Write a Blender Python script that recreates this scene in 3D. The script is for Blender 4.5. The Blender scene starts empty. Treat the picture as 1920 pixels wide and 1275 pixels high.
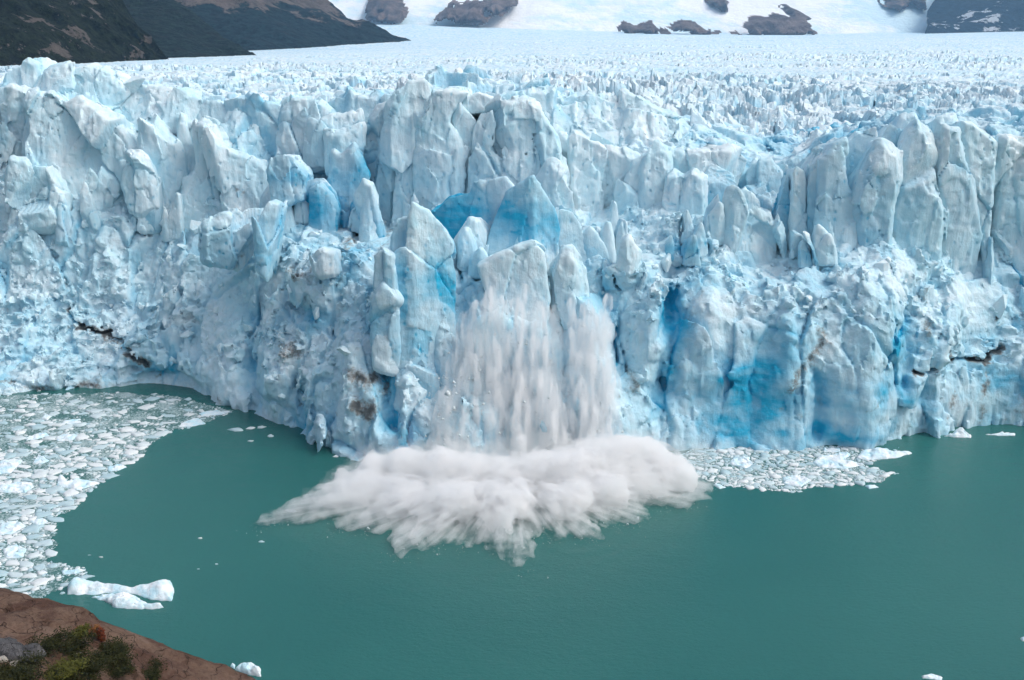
import bpy, math, random, time
import numpy as np
T0 = time.time()
R = math.radians
rng = np.random.default_rng(7)
random.seed(7)
scene = bpy.context.scene
COL = scene.collection

# ------------------------------------------------------------------ camera
FPX, PITCH, CAMZ = 1844.0, R(17.1), 71.0           # focal length in photo pixels, tilt, height above the lake
cd = bpy.data.cameras.new('camera'); cam = bpy.data.objects.new('camera', cd); COL.objects.link(cam)
cam.location = (0, 0, CAMZ); cam.rotation_euler = (math.pi/2 - PITCH, 0, 0)
cd.sensor_width = 36.0; cd.lens = 36.0*FPX/1920.0; cd.clip_start = 0.5; cd.clip_end = 60000
scene.camera = cam

# ------------------------------------------------------------------ sky, sun, exposure
SUN_AZ, SUN_EL = R(98), R(50)                       # azimuth from +Y towards +X
w = bpy.data.worlds.new('World'); scene.world = w; w.use_nodes = True
nt = w.node_tree; nt.nodes.clear()
sky = nt.nodes.new('ShaderNodeTexSky'); sky.sky_type = 'NISHITA'; sky.sun_disc = False
sky.sun_elevation = SUN_EL; sky.sun_rotation = SUN_AZ; sky.air_density = 1.0; sky.dust_density = 5.0; sky.ozone_density = 1.0
sky.altitude = 200
bgn = nt.nodes.new('ShaderNodeBackground'); bgn.inputs['Strength'].default_value = 0.12
wo = nt.nodes.new('ShaderNodeOutputWorld')
hs = nt.nodes.new('ShaderNodeHueSaturation'); hs.inputs['Saturation'].default_value = .55      # high thin cloud whitens the sky
nt.links.new(sky.outputs[0], hs.inputs['Color']); nt.links.new(hs.outputs[0], bgn.inputs[0]); nt.links.new(bgn.outputs[0], wo.inputs[0])
sd_ = bpy.data.lights.new('sun', 'SUN'); sun = bpy.data.objects.new('sun', sd_); COL.objects.link(sun)
sd_.energy = 1.2; sd_.angle = R(28); sd_.color = (1.0, 0.972, 0.94)
sun.rotation_euler = (math.pi/2 - SUN_EL, 0, -SUN_AZ + math.pi)
scene.view_settings.view_transform = 'Standard'; scene.view_settings.look = 'None'
scene.view_settings.gamma = 1.0; scene.view_settings.exposure = 0.52
cy = scene.cycles
cy.use_denoising = True
cy.max_bounces = 15; cy.diffuse_bounces = 4; cy.glossy_bounces = 3; cy.transmission_bounces = 4
cy.volume_bounces = 14; cy.transparent_max_bounces = 16; cy.volume_step_rate = 1.0; cy.volume_max_steps = 256
cy.caustics_reflective = False; cy.caustics_refractive = False
cy.use_adaptive_sampling = True; cy.adaptive_threshold = 0.035

# ------------------------------------------------------------------ geometry of the place: where a seen point stands at a given distance
CP, SP = math.cos(PITCH), math.sin(PITCH)
def ray(px, py):
    xc = (np.asarray(px, float)-960)/FPX; yc = (637.5-np.asarray(py, float))/FPX
    return xc, CP + yc*SP, -SP + yc*CP
def P(px, py, Y):
    a, b, c = ray(px, py); k = np.asarray(Y, float)/b
    return np.stack([a*k, b*k, CAMZ + c*k], -1)
def W(px, py, z=0.0):
    a, b, c = ray(px, py); k = (z-CAMZ)/c
    return np.stack([a*k, b*k, z+0*k], -1)

# ------------------------------------------------------------------ numpy noise
_T = rng.random((64, 64, 64), dtype=np.float32)*2-1
_Tf = _T.ravel()
def vnoise(p):
    i = np.floor(p).astype(np.int32); f = (p-i).astype(np.float32)
    u = f*f*f*(f*(f*6-15)+10)
    i &= 63; j = (i+1) & 63
    x0, x1 = i[:, 0]*4096, j[:, 0]*4096; y0, y1 = i[:, 1]*64, j[:, 1]*64; z0, z1 = i[:, 2], j[:, 2]
    ux, uy, uz = u[:, 0], u[:, 1], u[:, 2]
    def L(a, b, t): return a + (b-a)*t
    a = L(L(_Tf[x0+y0+z0], _Tf[x1+y0+z0], ux), L(_Tf[x0+y1+z0], _Tf[x1+y1+z0], ux), uy)
    b = L(L(_Tf[x0+y0+z1], _Tf[x1+y0+z1], ux), L(_Tf[x0+y1+z1], _Tf[x1+y1+z1], ux), uy)
    return L(a, b, uz)
_RM = np.array([[.80, .36, -.48], [-.48, .80, -.36], [.36, .48, .80]], np.float32)
def fbm(p, octv=4, gain=.5, ridged=False):
    p = np.asarray(p, np.float32); s = np.zeros(len(p), np.float32); a = 1.0; n = 0
    for o in range(octv):
        v = vnoise(p + o*17.3)
        s += a*((1-2*np.abs(v)) if ridged else v); n += a; a *= gain; p = (p @ _RM)*2.03
    return s/n
_J = (rng.random((64**3, 3), dtype=np.float32)-.5)
_RR = rng.random((64**3, 4), dtype=np.float32)
def worley(p, jit=.42):
    """F1, F2, random of the nearest cell, tilt plane of the nearest cell"""
    p = np.asarray(p, np.float32); b = np.floor(p-.5).astype(np.int32); fr = p-b-np.float32(.5)
    n = len(p); f1 = np.full(n, 81, np.float32); f2 = f1.copy(); best = np.zeros(n, np.int32); off = np.zeros((n, 3), np.float32)
    ix = [((b[:, 0]+k) & 63)*4096 for k in (0, 1)]; iy = [((b[:, 1]+k) & 63)*64 for k in (0, 1)]; iz = [(b[:, 2]+k) & 63 for k in (0, 1)]
    for dx in (0, 1):
        for dy in (0, 1):
            ixy = ix[dx]+iy[dy]
            for dz in (0, 1):
                c = ixy+iz[dz]
                v = fr-_J[c]*np.float32(2*jit); v -= np.array([dx, dy, dz], np.float32)
                d = np.einsum('ij,ij->i', v, v)
                m = d < f1
                f2 = np.where(m, f1, np.minimum(f2, d)); f1 = np.where(m, d, f1)
                best = np.where(m, c, best); off[m] = v[m]
    q = _RR[best]
    return np.sqrt(f1), np.sqrt(f2), q[:, 0], np.einsum('ij,ij->i', off, (q[:, 1:]-.5)*2)
from concurrent.futures import ThreadPoolExecutor
POOL = ThreadPoolExecutor(4)
def sstep(a, b, x):
    t = np.clip((x-a)/(b-a), 0, 1); return t*t*(3-2*t)
def rbf(pts, vals, smooth=1e-3, scale=(1, 1)):
    A = np.asarray(pts, float)/np.asarray(scale, float); v = np.asarray(vals, float)
    def phi(r2): return np.where(r2 > 1e-12, .5*r2*np.log(np.maximum(r2, 1e-12)), 0)
    n = len(A); K = phi(((A[:, None]-A[None])**2).sum(-1)) + np.eye(n)*smooth
    M = np.zeros((n+3, n+3)); M[:n, :n] = K; M[:n, n] = 1; M[:n, n+1:] = A; M[n, :n] = 1; M[n+1:, :n] = A.T
    c = np.linalg.solve(M, np.r_[v, 0, 0, 0])
    def f(Q):
        Q = np.asarray(Q, float)/np.asarray(scale, float); out = np.empty(len(Q))
        for s in range(0, len(Q), 20000):
            q = Q[s:s+20000]
            out[s:s+20000] = phi(((q[:, None]-A[None])**2).sum(-1)) @ c[:n] + c[n] + q @ c[n+1:]
        return out
    return f

# ------------------------------------------------------------------ meshes
def mesh_obj(name, v, f, mat, parent=None, smooth=True, attrs=None, sharp=0):
    me = bpy.data.meshes.new(name)
    v = np.asarray(v, np.float32); me.vertices.add(len(v)); me.vertices.foreach_set('co', v.ravel())
    if isinstance(f, np.ndarray):
        k = f.shape[1]; me.loops.add(f.size); me.loops.foreach_set('vertex_index', f.ravel().astype(np.int32))
        me.polygons.add(len(f)); me.polygons.foreach_set('loop_start', np.arange(0, f.size, k, dtype=np.int32))
    else:
        ln = np.array([len(x) for x in f], np.int32); fl = np.concatenate([np.asarray(x, np.int32) for x in f])
        me.loops.add(len(fl)); me.loops.foreach_set('vertex_index', fl)
        me.polygons.add(len(f)); me.polygons.foreach_set('loop_start', np.r_[0, np.cumsum(ln)[:-1]].astype(np.int32))
    me.update(calc_edges=True)
    if smooth: me.polygons.foreach_set('use_smooth', np.ones(len(me.polygons), bool))
    if sharp: me.set_sharp_from_angle(angle=R(sharp))
    for k, a in (attrs or {}).items():
        at = me.attributes.new(k, 'FLOAT', 'POINT'); at.data.foreach_set('value', np.asarray(a, np.float32))
    me.materials.append(mat)
    o = bpy.data.objects.new(name, me); COL.objects.link(o); o.parent = parent
    return o
def tag(o, label=None, cat=None, group=None, kind=None):
    if label: o['label'] = label
    if cat: o['category'] = cat
    if group: o['group'] = group
    if kind: o['kind'] = kind
    return o
def empty(name, loc=(0, 0, 0)):
    o = bpy.data.objects.new(name, None); COL.objects.link(o); o.location = loc; return o
def surface_nets(F, org, h):
    nx, ny, nz = F.shape; ins = F < 0
    c = [ins[a:nx-1+a, b:ny-1+b, d:nz-1+d] for a in (0, 1) for b in (0, 1) for d in (0, 1)]
    anyc = c[0].copy(); allc = c[0].copy()
    for q in c[1:]: anyc |= q; allc &= q
    mix = anyc & ~allc
    idx = np.full(mix.shape, -1, np.int32); ci = np.argwhere(mix); idx[mix] = np.arange(len(ci), dtype=np.int32)
    acc = np.zeros((len(ci), 3), np.float32); cnt = np.zeros(len(ci), np.float32)
    crn = [(a, b, d) for a in (0, 1) for b in (0, 1) for d in (0, 1)]
    val = {k: F[ci[:, 0]+k[0], ci[:, 1]+k[1], ci[:, 2]+k[2]] for k in crn}
    for k in crn:
        for ax in range(3):
            if k[ax] == 0:
                k2 = list(k); k2[ax] = 1; k2 = tuple(k2)
                a, b = val[k], val[k2]; m = (a < 0) != (b < 0)
                t = np.where(m, a/np.where(a == b, 1, a-b), 0)
                pt = np.tile(np.array(k, np.float32), (len(ci), 1)); pt[:, ax] = t
                acc[m] += pt[m]; cnt[m] += 1
    V = (ci + acc/cnt[:, None])*h + np.asarray(org, np.float32)
    quads = []
    for ax in range(3):
        sl0 = [slice(None)]*3; sl1 = [slice(None)]*3; sl0[ax] = slice(0, -1); sl1[ax] = slice(1, None)
        a, b = ins[tuple(sl0)], ins[tuple(sl1)]
        e = np.argwhere(a != b); o1, o2 = [(1, 2), (2, 0), (0, 1)][ax]
        ok = (e[:, o1] > 0) & (e[:, o2] > 0) & (e[:, o1] < F.shape[o1]-1) & (e[:, o2] < F.shape[o2]-1)
        e = e[ok]; sgn = a[tuple(e.T)]
        def g(d1, d2):
            q = e.copy(); q[:, o1] -= d1; q[:, o2] -= d2; return idx[tuple(q.T)]
        q = np.stack([g(1, 1), g(0, 1), g(0, 0), g(1, 0)], -1)
        q[~sgn] = q[~sgn][:, ::-1]
        quads.append(q)
    Q = np.concatenate(quads); Q = Q[(Q >= 0).all(1)]
    return V, Q

# ------------------------------------------------------------------ materials
class NT:
    def __init__(s, name):
        s.m = bpy.data.materials.new(name); s.m.use_nodes = True; s.t = s.m.node_tree; s.t.nodes.clear()
        s.out = s.n('ShaderNodeOutputMaterial')
    def n(s, k, **kw):
        x = s.t.nodes.new(k)
        for a, b in kw.items(): setattr(x, a, b)
        return x
    def l(s, a, b): s.t.links.new(a, b)
    def inp(s, x, v):
        if hasattr(v, 'is_linked') or hasattr(v, 'links'): s.l(v, x)
        else: x.default_value = v
    def math(s, op, a, b=0.0, c=None, clamp=False):
        x = s.n('ShaderNodeMath', operation=op, use_clamp=clamp); s.inp(x.inputs[0], a); s.inp(x.inputs[1], b)
        if c is not None: s.inp(x.inputs[2], c)
        return x.outputs[0]
    def mix(s, f, a, b, bt='MIX'):
        x = s.n('ShaderNodeMix', data_type='RGBA', blend_type=bt)
        s.inp(x.inputs[0], f); s.inp(x.inputs[6], a if not isinstance(a, tuple) else (*a, 1)); s.inp(x.inputs[7], b if not isinstance(b, tuple) else (*b, 1))
        return x.outputs[2]
    def attr(s, nme): return s.n('ShaderNodeAttribute', attribute_name=nme).outputs['Fac']
    def pos(s, sc=(1, 1, 1)):
        g = s.n('ShaderNodeNewGeometry'); mp = s.n('ShaderNodeMapping'); mp.inputs['Scale'].default_value = sc
        s.l(g.outputs['Position'], mp.inputs['Vector']); return mp.outputs[0]
    def noise(s, v, sc, det=4, rough=.55, dist=0):
        x = s.n('ShaderNodeTexNoise'); s.l(v, x.inputs['Vector']); x.inputs['Scale'].default_value = sc
        x.inputs['Detail'].default_value = det; x.inputs['Roughness'].default_value = rough; x.inputs['Distortion'].default_value = dist
        return x.outputs[0]
    def vor(s, v, sc, feat='F1', out=0):
        x = s.n('ShaderNodeTexVoronoi', feature=feat); s.l(v, x.inputs['Vector']); x.inputs['Scale'].default_value = sc
        return x.outputs[out]
    def ramp(s, f, a, b):
        x = s.n('ShaderNodeMapRange', interpolation_type='SMOOTHSTEP'); s.l(f, x.inputs[0]); x.inputs[1].default_value = a; x.inputs[2].default_value = b
        return x.outputs[0]
    def bump(s, h, st, d, nrm=None):
        x = s.n('ShaderNodeBump'); s.l(h, x.inputs['Height']); x.inputs['Strength'].default_value = st; x.inputs['Distance'].default_value = d
        if nrm is not None: s.l(nrm, x.inputs['Normal'])
        return x.outputs[0]
    def bsdf(s, col, rough, nrm=None, spec=.5, ior=1.45):
        x = s.n('ShaderNodeBsdfPrincipled'); s.inp(x.inputs['Base Color'], (*col, 1) if isinstance(col, tuple) else col)
        s.inp(x.inputs['Roughness'], rough); x.inputs['Specular IOR Level'].default_value = spec; x.inputs['IOR'].default_value = ior
        if nrm is not None: s.l(nrm, x.inputs['Normal'])
        s.l(x.outputs[0], s.out.inputs['Surface']); return x

ICE_W, ICE_P, ICE_B = (0.80, 0.885, 0.91), (0.50, 0.775, 0.868), (0.022, 0.39, 0.61)
def ice_material(name, bump=1.0, fine=1.0):
    t = NT(name); p = t.pos()
    n1 = t.noise(p, .11, 5, .6); n2 = t.noise(t.pos((1, 1, .35)), .9, 5, .65)
    lay = t.noise(t.pos((.16, .16, .55)), 1.0, 5, .6)
    f = t.math('ADD', t.math('MULTIPLY', t.ramp(n1, .32, .66), .62), t.math('MULTIPLY', t.ramp(n2, .42, .75), .38))
    base = t.mix(f, ICE_W, ICE_P)
    b = t.attr('blue')
    bl = t.math('MULTIPLY', b, t.math('ADD', t.math('MULTIPLY', lay, 1.0), .5), clamp=True)
    base = t.mix(bl, base, ICE_B)
    d = t.attr('dirt'); dn = t.noise(p, 1.7, 6, .7)
    df = t.ramp(t.math('ADD', d, t.math('MULTIPLY', t.math('SUBTRACT', dn, .5), 1.3)), .34, .98)
    dcol = t.mix(t.ramp(t.noise(p, .8, 5, .65), .38, .62), (0.075, 0.064, 0.055), (0.30, 0.265, 0.23))
    dcol = t.mix(t.ramp(d, .75, 1.1), dcol, (0.045, 0.038, 0.034))
    base = t.mix(t.math('MULTIPLY', df, .9), base, dcol)
    # thin grey silt film in patches
    sf = t.math('MULTIPLY', t.ramp(t.noise(p, .45, 6, .68), .56, .74), .22)
    base = t.mix(sf, base, (0.42, 0.40, 0.37))
    v1 = t.vor(t.pos((1, 1, .7)), 1.1, 'F1'); h2 = t.noise(p, 2.6, 6, .62)
    st = t.noise(t.pos((1.6, 1.6, .16)), 1.0, 5, .6, .6)
    h = t.math('ADD', t.math('ADD', t.math('MULTIPLY', v1, .5*bump), t.math('MULTIPLY', h2, .6*fine)), t.math('MULTIPLY', st, .55))
    nr = t.bump(h, .55, .45)
    x = t.bsdf(base, t.math('ADD', .38, t.math('MULTIPLY', n2, .3)), nr, .35, 1.31)
    return t.m
M_ICE = ice_material('glacier_ice'); M_ICES = ice_material('serac_ice', .22, .7)

def water_material():
    t = NT('lake_water'); p = t.pos()
    n = t.noise(p, .02, 3, .5)
    col = t.mix(t.ramp(n, .3, .7), (0.021, 0.120, 0.112), (0.027, 0.136, 0.124))
    g = t.n('ShaderNodeNewGeometry'); dv = t.n('ShaderNodeVectorMath', operation='DISTANCE'); t.l(g.outputs['Position'], dv.inputs[0]); dv.inputs[1].default_value = (0, 150, 0)
    wob = t.math('ADD', dv.outputs['Value'], t.math('MULTIPLY', t.noise(p, .12, 3, .5), 5.0))
    ring = t.math('MULTIPLY', t.math('SINE', t.math('MULTIPLY', wob, 2.1)), t.math('MULTIPLY', t.math('SUBTRACT', 1.0, t.ramp(dv.outputs['Value'], 20, 55)), t.ramp(t.noise(p, .09, 3, .5), .45, .7)))
    h = t.math('ADD', t.noise(t.pos((1, 1.5, 1)), 1.3, 5, .65), t.math('MULTIPLY', t.noise(t.pos((1, 1.4, 1)), .25, 2, .5), 1.2))
    h = t.math('ADD', h, t.math('MULTIPLY', ring, .22))
    nr = t.bump(h, .32, .35)
    t.bsdf(col, .12, nr, .5, 1.33); return t.m
M_WATER = water_material()

def floe_material():
    t = NT('floe_ice'); p = t.pos(); oi = t.n('ShaderNodeObjectInfo')
    r = t.math('FRACT', t.math('ADD', oi.outputs['Random'], t.attr('tint')))
    c = t.mix(t.ramp(r, .25, .95), (0.74, 0.78, 0.79), (0.42, 0.58, 0.63))
    c = t.mix(t.math('MULTIPLY', t.ramp(t.noise(p, 1.5, 5, .65), .45, .75), .5), c, (0.60, 0.65, 0.65))
    nr = t.bump(t.noise(p, 4.0, 5, .6), .5, .12)
    t.bsdf(c, .5, nr, .3, 1.31); return t.m
M_FLOE = floe_material()
def berg_material():
    t = NT('iceberg_ice'); p = t.pos()
    c = t.mix(t.ramp(t.noise(p, .5, 4, .6), .35, .7), (0.82, 0.87, 0.90), (0.52, 0.77, 0.86))
    nr = t.bump(t.noise(p, 2.5, 6, .6), .5, .3)
    t.bsdf(c, .42, nr, .35, 1.31); return t.m
M_BERG = berg_material()

def rock_material(name, c1, c2, c3, sc=1.0, crack=True, bmp=.4):
    t = NT(name); p = t.pos()
    n = t.noise(p, .25*sc, 7, .62); n2 = t.noise(p, 2.2*sc, 7, .7)
    c = t.mix(t.ramp(n, .35, .65), c1, c2); c = t.mix(t.math('MULTIPLY', t.ramp(n2, .45, .75), .75), c, c3)
    sp = t.ramp(t.noise(p, 7*sc, 3, .6), .62, .72); c = t.mix(t.math('MULTIPLY', sp, .5), c, tuple(min(.5, 1.7*x_) for x_ in c2))
    c = t.mix(t.math('MULTIPLY', t.ramp(t.noise(p, .09*sc, 5, .7), .52, .66), .55), c, tuple(min(.5, x_*1.25+.03) for x_ in c2))
    h = t.math('ADD', t.math('MULTIPLY', n2, 1.1), t.math('MULTIPLY', n, 1.4))
    if crack:
        wv = t.n('ShaderNodeVectorMath', operation='ADD'); t.l(p, wv.inputs[0])
        nv = t.n('ShaderNodeTexNoise'); nv.inputs['Scale'].default_value = .5*sc; t.l(p, nv.inputs['Vector'])
        sc_ = t.n('ShaderNodeVectorMath', operation='SCALE'); t.l(nv.outputs[1], sc_.inputs[0]); sc_.inputs['Scale'].default_value = 2.4/sc
        t.l(sc_.outputs[0], wv.inputs[1])
        e = t.n('ShaderNodeTexVoronoi', feature='DISTANCE_TO_EDGE'); t.l(wv.outputs[0], e.inputs['Vector']); e.inputs['Scale'].default_value = .28*sc
        cr = t.ramp(e.outputs[0], 0.0, .02); h = t.math('ADD', h, t.math('MULTIPLY', cr, .5))
    if crack: c = t.mix(t.math('MULTIPLY', t.math('SUBTRACT', 1.0, cr), .7), c, tuple(x_*.3 for x_ in c3))
    t.bsdf(c, .85, t.bump(h, min(1, bmp*2.2), .8/sc), .2); return t.m

# ------------------------------------------------------------------ lake
tag(mesh_obj('lake_water', [(-900, -60, 0), (900, -60, 0), (900, 420, 0), (-900, 420, 0)], [(0, 1, 2, 3)], M_WATER), 'opaque teal green glacial lake water', kind='structure')

# ------------------------------------------------------------------ height of the glacier's upper surface (function of bearing and distance)
_fc = [(-60, 165, 236), (150, 172, 236), (350, 205, 232), (480, 205, 228), (600, 198, 226), (720, 188, 224), (850, 166, 223), (980, 186, 223), (1120, 190, 226),
       (1280, 250, 220), (1400, 292, 214), (1480, 300, 211), (1560, 268, 207), (1690, 244, 206), (1800, 238, 206), (1960, 256, 205),
       (0, 150, 300), (300, 152, 310), (640, 160, 310), (960, 165, 310), (1200, 185, 290), (1400, 210, 280), (1600, 215, 275), (1800, 205, 280), (1960, 205, 280),
       (0, 134, 520), (400, 128, 520), (960, 126, 520), (1400, 140, 480), (1900, 140, 480),
       (0, 125, 900), (400, 113, 900), (960, 100, 900), (1400, 108, 850), (1920, 106, 850),
       (0, 110, 1800), (640, 96, 1800), (960, 80, 1800), (1400, 80, 1800), (1920, 78, 1800),
       (0, 70, 4300), (700, 45, 4300), (960, 54, 4300), (1300, 63, 4300), (1700, 62, 4300), (1960, 56, 4300)]
_pp = np.array([P(*q) for q in _fc])
_ff = rbf(np.stack([_pp[:, 0]/_pp[:, 1]*3, np.log(_pp[:, 1])*2], -1), (_pp[:, 2]-CAMZ)/_pp[:, 1]*60, smooth=.002)
def field_h(x, y):
    x = np.asarray(x, float); y = np.maximum(np.asarray(y, float), 190)
    q = np.stack([x.ravel()/y.ravel()*3, np.log(y.ravel())*2], -1)
    return (_ff(q)/60*y.ravel()+CAMZ).reshape(x.shape)

# ------------------------------------------------------------------ the calving front: one fractured ice body from the waterline to the crest
GL = empty('glacier', (0, 200, 0))
tag(GL, 'wide blue and white glacier ending in a broken ice cliff above the lake', 'glacier')
def part_of_glacier(name, V, F, mat, attrs, smooth=True):
    o = mesh_obj(name, np.asarray(V)-np.array([0, 200, 0], np.float32), F, mat, GL, smooth, attrs, 32); return o
_c = {-60: [(745, 0), (690, 199), (600, 210), (480, 218), (400, 223), (300, 231), (200, 236)],
      150: [(735, 0), (690, 198), (640, 204), (560, 211), (470, 217), (380, 222), (300, 231), (200, 236)],
      350: [(745, 0), (690, 193), (600, 202), (500, 210), (420, 217), (330, 228), (230, 233)],
      480: [(778, 0), (700, 185), (600, 192), (500, 200), (430, 209), (330, 221), (220, 228)],
      620: [(838, 0), (760, 168), (660, 174), (560, 181), (460, 193), (420, 205), (330, 218), (200, 226)],
      700: [(860, 0), (740, 163.5), (640, 168), (540, 178), (450, 194), (420, 209), (300, 219), (170, 223)],
      800: [(865, 0), (740, 163), (640, 168), (540, 175), (470, 184), (440, 200), (400, 216), (160, 223)],
      960: [(862, 0), (740, 163.5), (640, 168), (540, 174), (480, 181), (460, 190), (430, 207), (350, 217), (180, 223)],
      1120: [(852, 0), (740, 165), (640, 169), (540, 175), (490, 182), (450, 196), (380, 213), (260, 221), (200, 226)],
      1280: [(846, 0), (740, 167), (640, 170), (540, 175), (470, 183), (420, 191), (350, 207), (290, 213), (250, 219)],
      1440: [(842, 0), (740, 167), (640, 170), (560, 174), (510, 180), (460, 191), (350, 205), (300, 210)],
      1560: [(838, 0), (740, 166), (640, 169), (560, 173), (500, 179), (450, 188), (350, 200), (250, 206)],
      1690: [(834, 0), (740, 167), (640, 170), (560, 174), (480, 183), (430, 191), (330, 200), (240, 205)],
      1790: [(810, 0), (690, 175), (600, 181), (500, 189), (400, 196), (300, 201), (230, 205)],
      1960: [(796, 0), (690, 178), (600, 184), (500, 191), (400, 197), (260, 203)]}
cpt = []
for px, rows in _c.items():
    for py, Y in rows:
        cpt.append(W(px, py) if Y == 0 else P(px, py, Y))
        if Y == 0: cpt.append(W(px, py, 0)*[1, 1, 0] + [0, -.3, -4])
cpt = np.array(cpt)
_yf = rbf(cpt[:, [0, 2]], cpt[:, 1], smooth=.02, scale=(12, 8))
XL, XR = -122.0, 122.0
HV = 0.40
gx = np.arange(XL, XR, HV, dtype=np.float32); gz = np.arange(-1.6, 70, HV, dtype=np.float32); gy = np.arange(150, 246, HV, dtype=np.float32)
# sample the front coarsely, then refine
cgx = np.linspace(XL, XR, 160); cgz = np.linspace(-1.6, 70, 70)
CG = _yf(np.stack(np.meshgrid(cgx, cgz, indexing='ij'), -1).reshape(-1, 2)).reshape(160, 70)
def bil(x, z, G=CG, ax=cgx, az=cgz):
    i = np.clip((x-ax[0])/(ax[1]-ax[0]), 0, len(ax)-1.001); k = np.clip((z-az[0])/(az[1]-az[0]), 0, len(az)-1.001)
    i0 = i.astype(int); k0 = k.astype(int); a = i-i0; b = k-k0
    return (G[i0, k0]*(1-a)+G[i0+1, k0]*a)*(1-b)+(G[i0, k0+1]*(1-a)+G[i0+1, k0+1]*a)*b
DZ = np.gradient(CG, cgz[1]-cgz[0], axis=1); DX = np.gradient(CG, cgx[1]-cgx[0], axis=0)
XX, ZZ = np.meshgrid(gx, gz, indexing='ij')
YF = bil(XX, ZZ).astype(np.float32); SL = bil(XX, ZZ, DZ).astype(np.float32)
GR = (1/np.sqrt(1+SL**2+bil(XX, ZZ, DX)**2)).astype(np.float32)
tx, ty = np.meshgrid(np.linspace(XL, XR, 90), np.linspace(150, 246, 40), indexing='ij')
TH = field_h(tx, ty)
X2, Y2 = np.meshgrid(gx, gy, indexing='ij')
TOP = bil(X2, Y2, TH, np.linspace(XL, XR, 90), np.linspace(150, 246, 40)).astype(np.float32) + 0.5
f0 = np.maximum((YF[:, None, :]-gy[None, :, None])*GR[:, None, :], (gz[None, None, :]-TOP[:, :, None])*.95)
# features of the front, given where they stand
def spots(lst, X, Z):
    s = np.zeros(len(X), np.float32)
    for px, py, rx, ry, a in lst:
        c = _spot(px, py); k = c[1]/1844/.97
        d = ((X-c[0])/(rx*k))**2 + ((Z-c[2])/(ry*k*1.03))**2
        s = np.maximum(s, a*np.exp(-d*1.2))
    return s
def _spot(px, py):                         # where the line of sight meets the smooth front
    Ys = np.linspace(150, 232, 330); q = P(np.full(330, px), np.full(330, py), Ys)
    m = q[:, 1] > bil(q[:, 0], np.clip(q[:, 2], -1.6, 70)); i = int(np.argmax(m)) if m.any() else 329
    return q[i]
def lines(lst, X, Z):
    s = np.zeros(len(X), np.float32); q_ = np.stack([X, 0*X, Z], -1).astype(np.float32)
    X = X+1.1*fbm(q_*.45+3, 3)*.9; Z = Z+1.1*fbm(q_*.45+60, 3)*.9
    for wd, a, pl in lst:
        q = np.array([_spot(*p_) for p_ in pl])
        for u, v in zip(q[:-1], q[1:]):
            k = u[1]/1844; ex, ez = v[0]-u[0], v[2]-u[2]; L2 = ex*ex+ez*ez+1e-6
            m = (np.abs(X-(u[0]+v[0])/2) < abs(ex)/2+wd*k*3) & (np.abs(Z-(u[2]+v[2])/2) < abs(ez)/2+wd*k*3)
            t = np.clip(((X[m]-u[0])*ex+(Z[m]-u[2])*ez)/L2, 0, 1)
            d2 = (X[m]-u[0]-t*ex)**2+(Z[m]-u[2]-t*ez)**2
            s[m] = np.maximum(s[m], a*np.exp(-d2/(wd*k)**2))
    return s
BLUE = [(600, 350, 110, 60, .75), (640, 330, 50, 60, .6), (1600, 740, 110, 45, .7), (1600, 815, 130, 25, .85), (1400, 805, 130, 30, .8), (1400, 700, 80, 60, .7), (1260, 600, 50, 60, .55),
        (780, 480, 60, 50, .5), (720, 680, 34, 60, .8), (880, 410, 90, 40, .6), (1290, 490, 30, 40, .8), (275, 705, 70, 26, .5), (575, 590, 45, 24, .6), (1460, 640, 100, 60, .35),
        (1460, 770, 90, 50, .6), (1700, 640, 50, 60, .35), (1680, 640, 14, 30, .9), (700, 380, 40, 50, .6), (1380, 380, 60, 50, .6), (1540, 340, 60, 80, .55), (1660, 300, 60, 60, .7), (1240, 740, 60, 60, .35),
        (760, 800, 50, 40, .5), (620, 800, 80, 40, .25), (960, 700, 30, 90, .35), (1100, 720, 40, 70, .3)]
DIRT = [(8, 2.4, [(128, 590), (133, 608), (165, 620), (215, 640), (250, 668), (270, 690), (278, 720)]), (9, .75, [(-20, 712), (60, 728), (150, 732), (240, 728), (300, 738), (345, 742)]), (18, .5, [(215, 650), (180, 690), (240, 700)]),
        (9, .75, [(700, 412), (672, 440), (640, 470), (625, 490), (560, 505), (520, 500)]), (5, .8, [(625, 500), (626, 535)]), (20, .6, [(690, 410), (720, 460)]), (16, .8, [(660, 690), (690, 715), (735, 690), (720, 740), (690, 775), (665, 755)]),
        (7, .75, [(560, 770), (640, 775)]), (15, .75, [(1528, 590), (1550, 635), (1510, 680), (1470, 725)]), (6, 1.6, [(1720, 705), (1770, 688), (1850, 680), (1880, 660), (1872, 600), (1868, 570)]),
        (16, .7, [(1735, 520), (1740, 600), (1735, 640)]), (9, .7, [(1780, 660), (1790, 740), (1775, 790)]), (9, .7, [(1858, 700), (1850, 750), (1840, 800)]), (26, .65, [(1890, 775), (1960, 760)]), (14, .6, [(1295, 600), (1312, 560), (1322, 545)]),
        (7, .7, [(395, 735), (425, 762), (450, 768)]), (4, .7, [(350, 688), (420, 660)]), (4, .7, [(370, 478), (430, 478), (480, 460)]), (4, .7, [(230, 580), (300, 586)]), (5, .5, [(400, 610), (320, 600)]), (12, .6, [(1180, 700), (1190, 725), (1150, 735)]),
        (10, .6, [(1230, 690), (1290, 690)]), (16, .55, [(560, 660), (530, 640)]), (7, .6, [(1600, 770), (1680, 740)]), (10, .65, [(1500, 780), (1440, 760)]), (14, .6, [(770, 620), (768, 650)]), (14, .5, [(1000, 730), (1010, 770)])]
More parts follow.
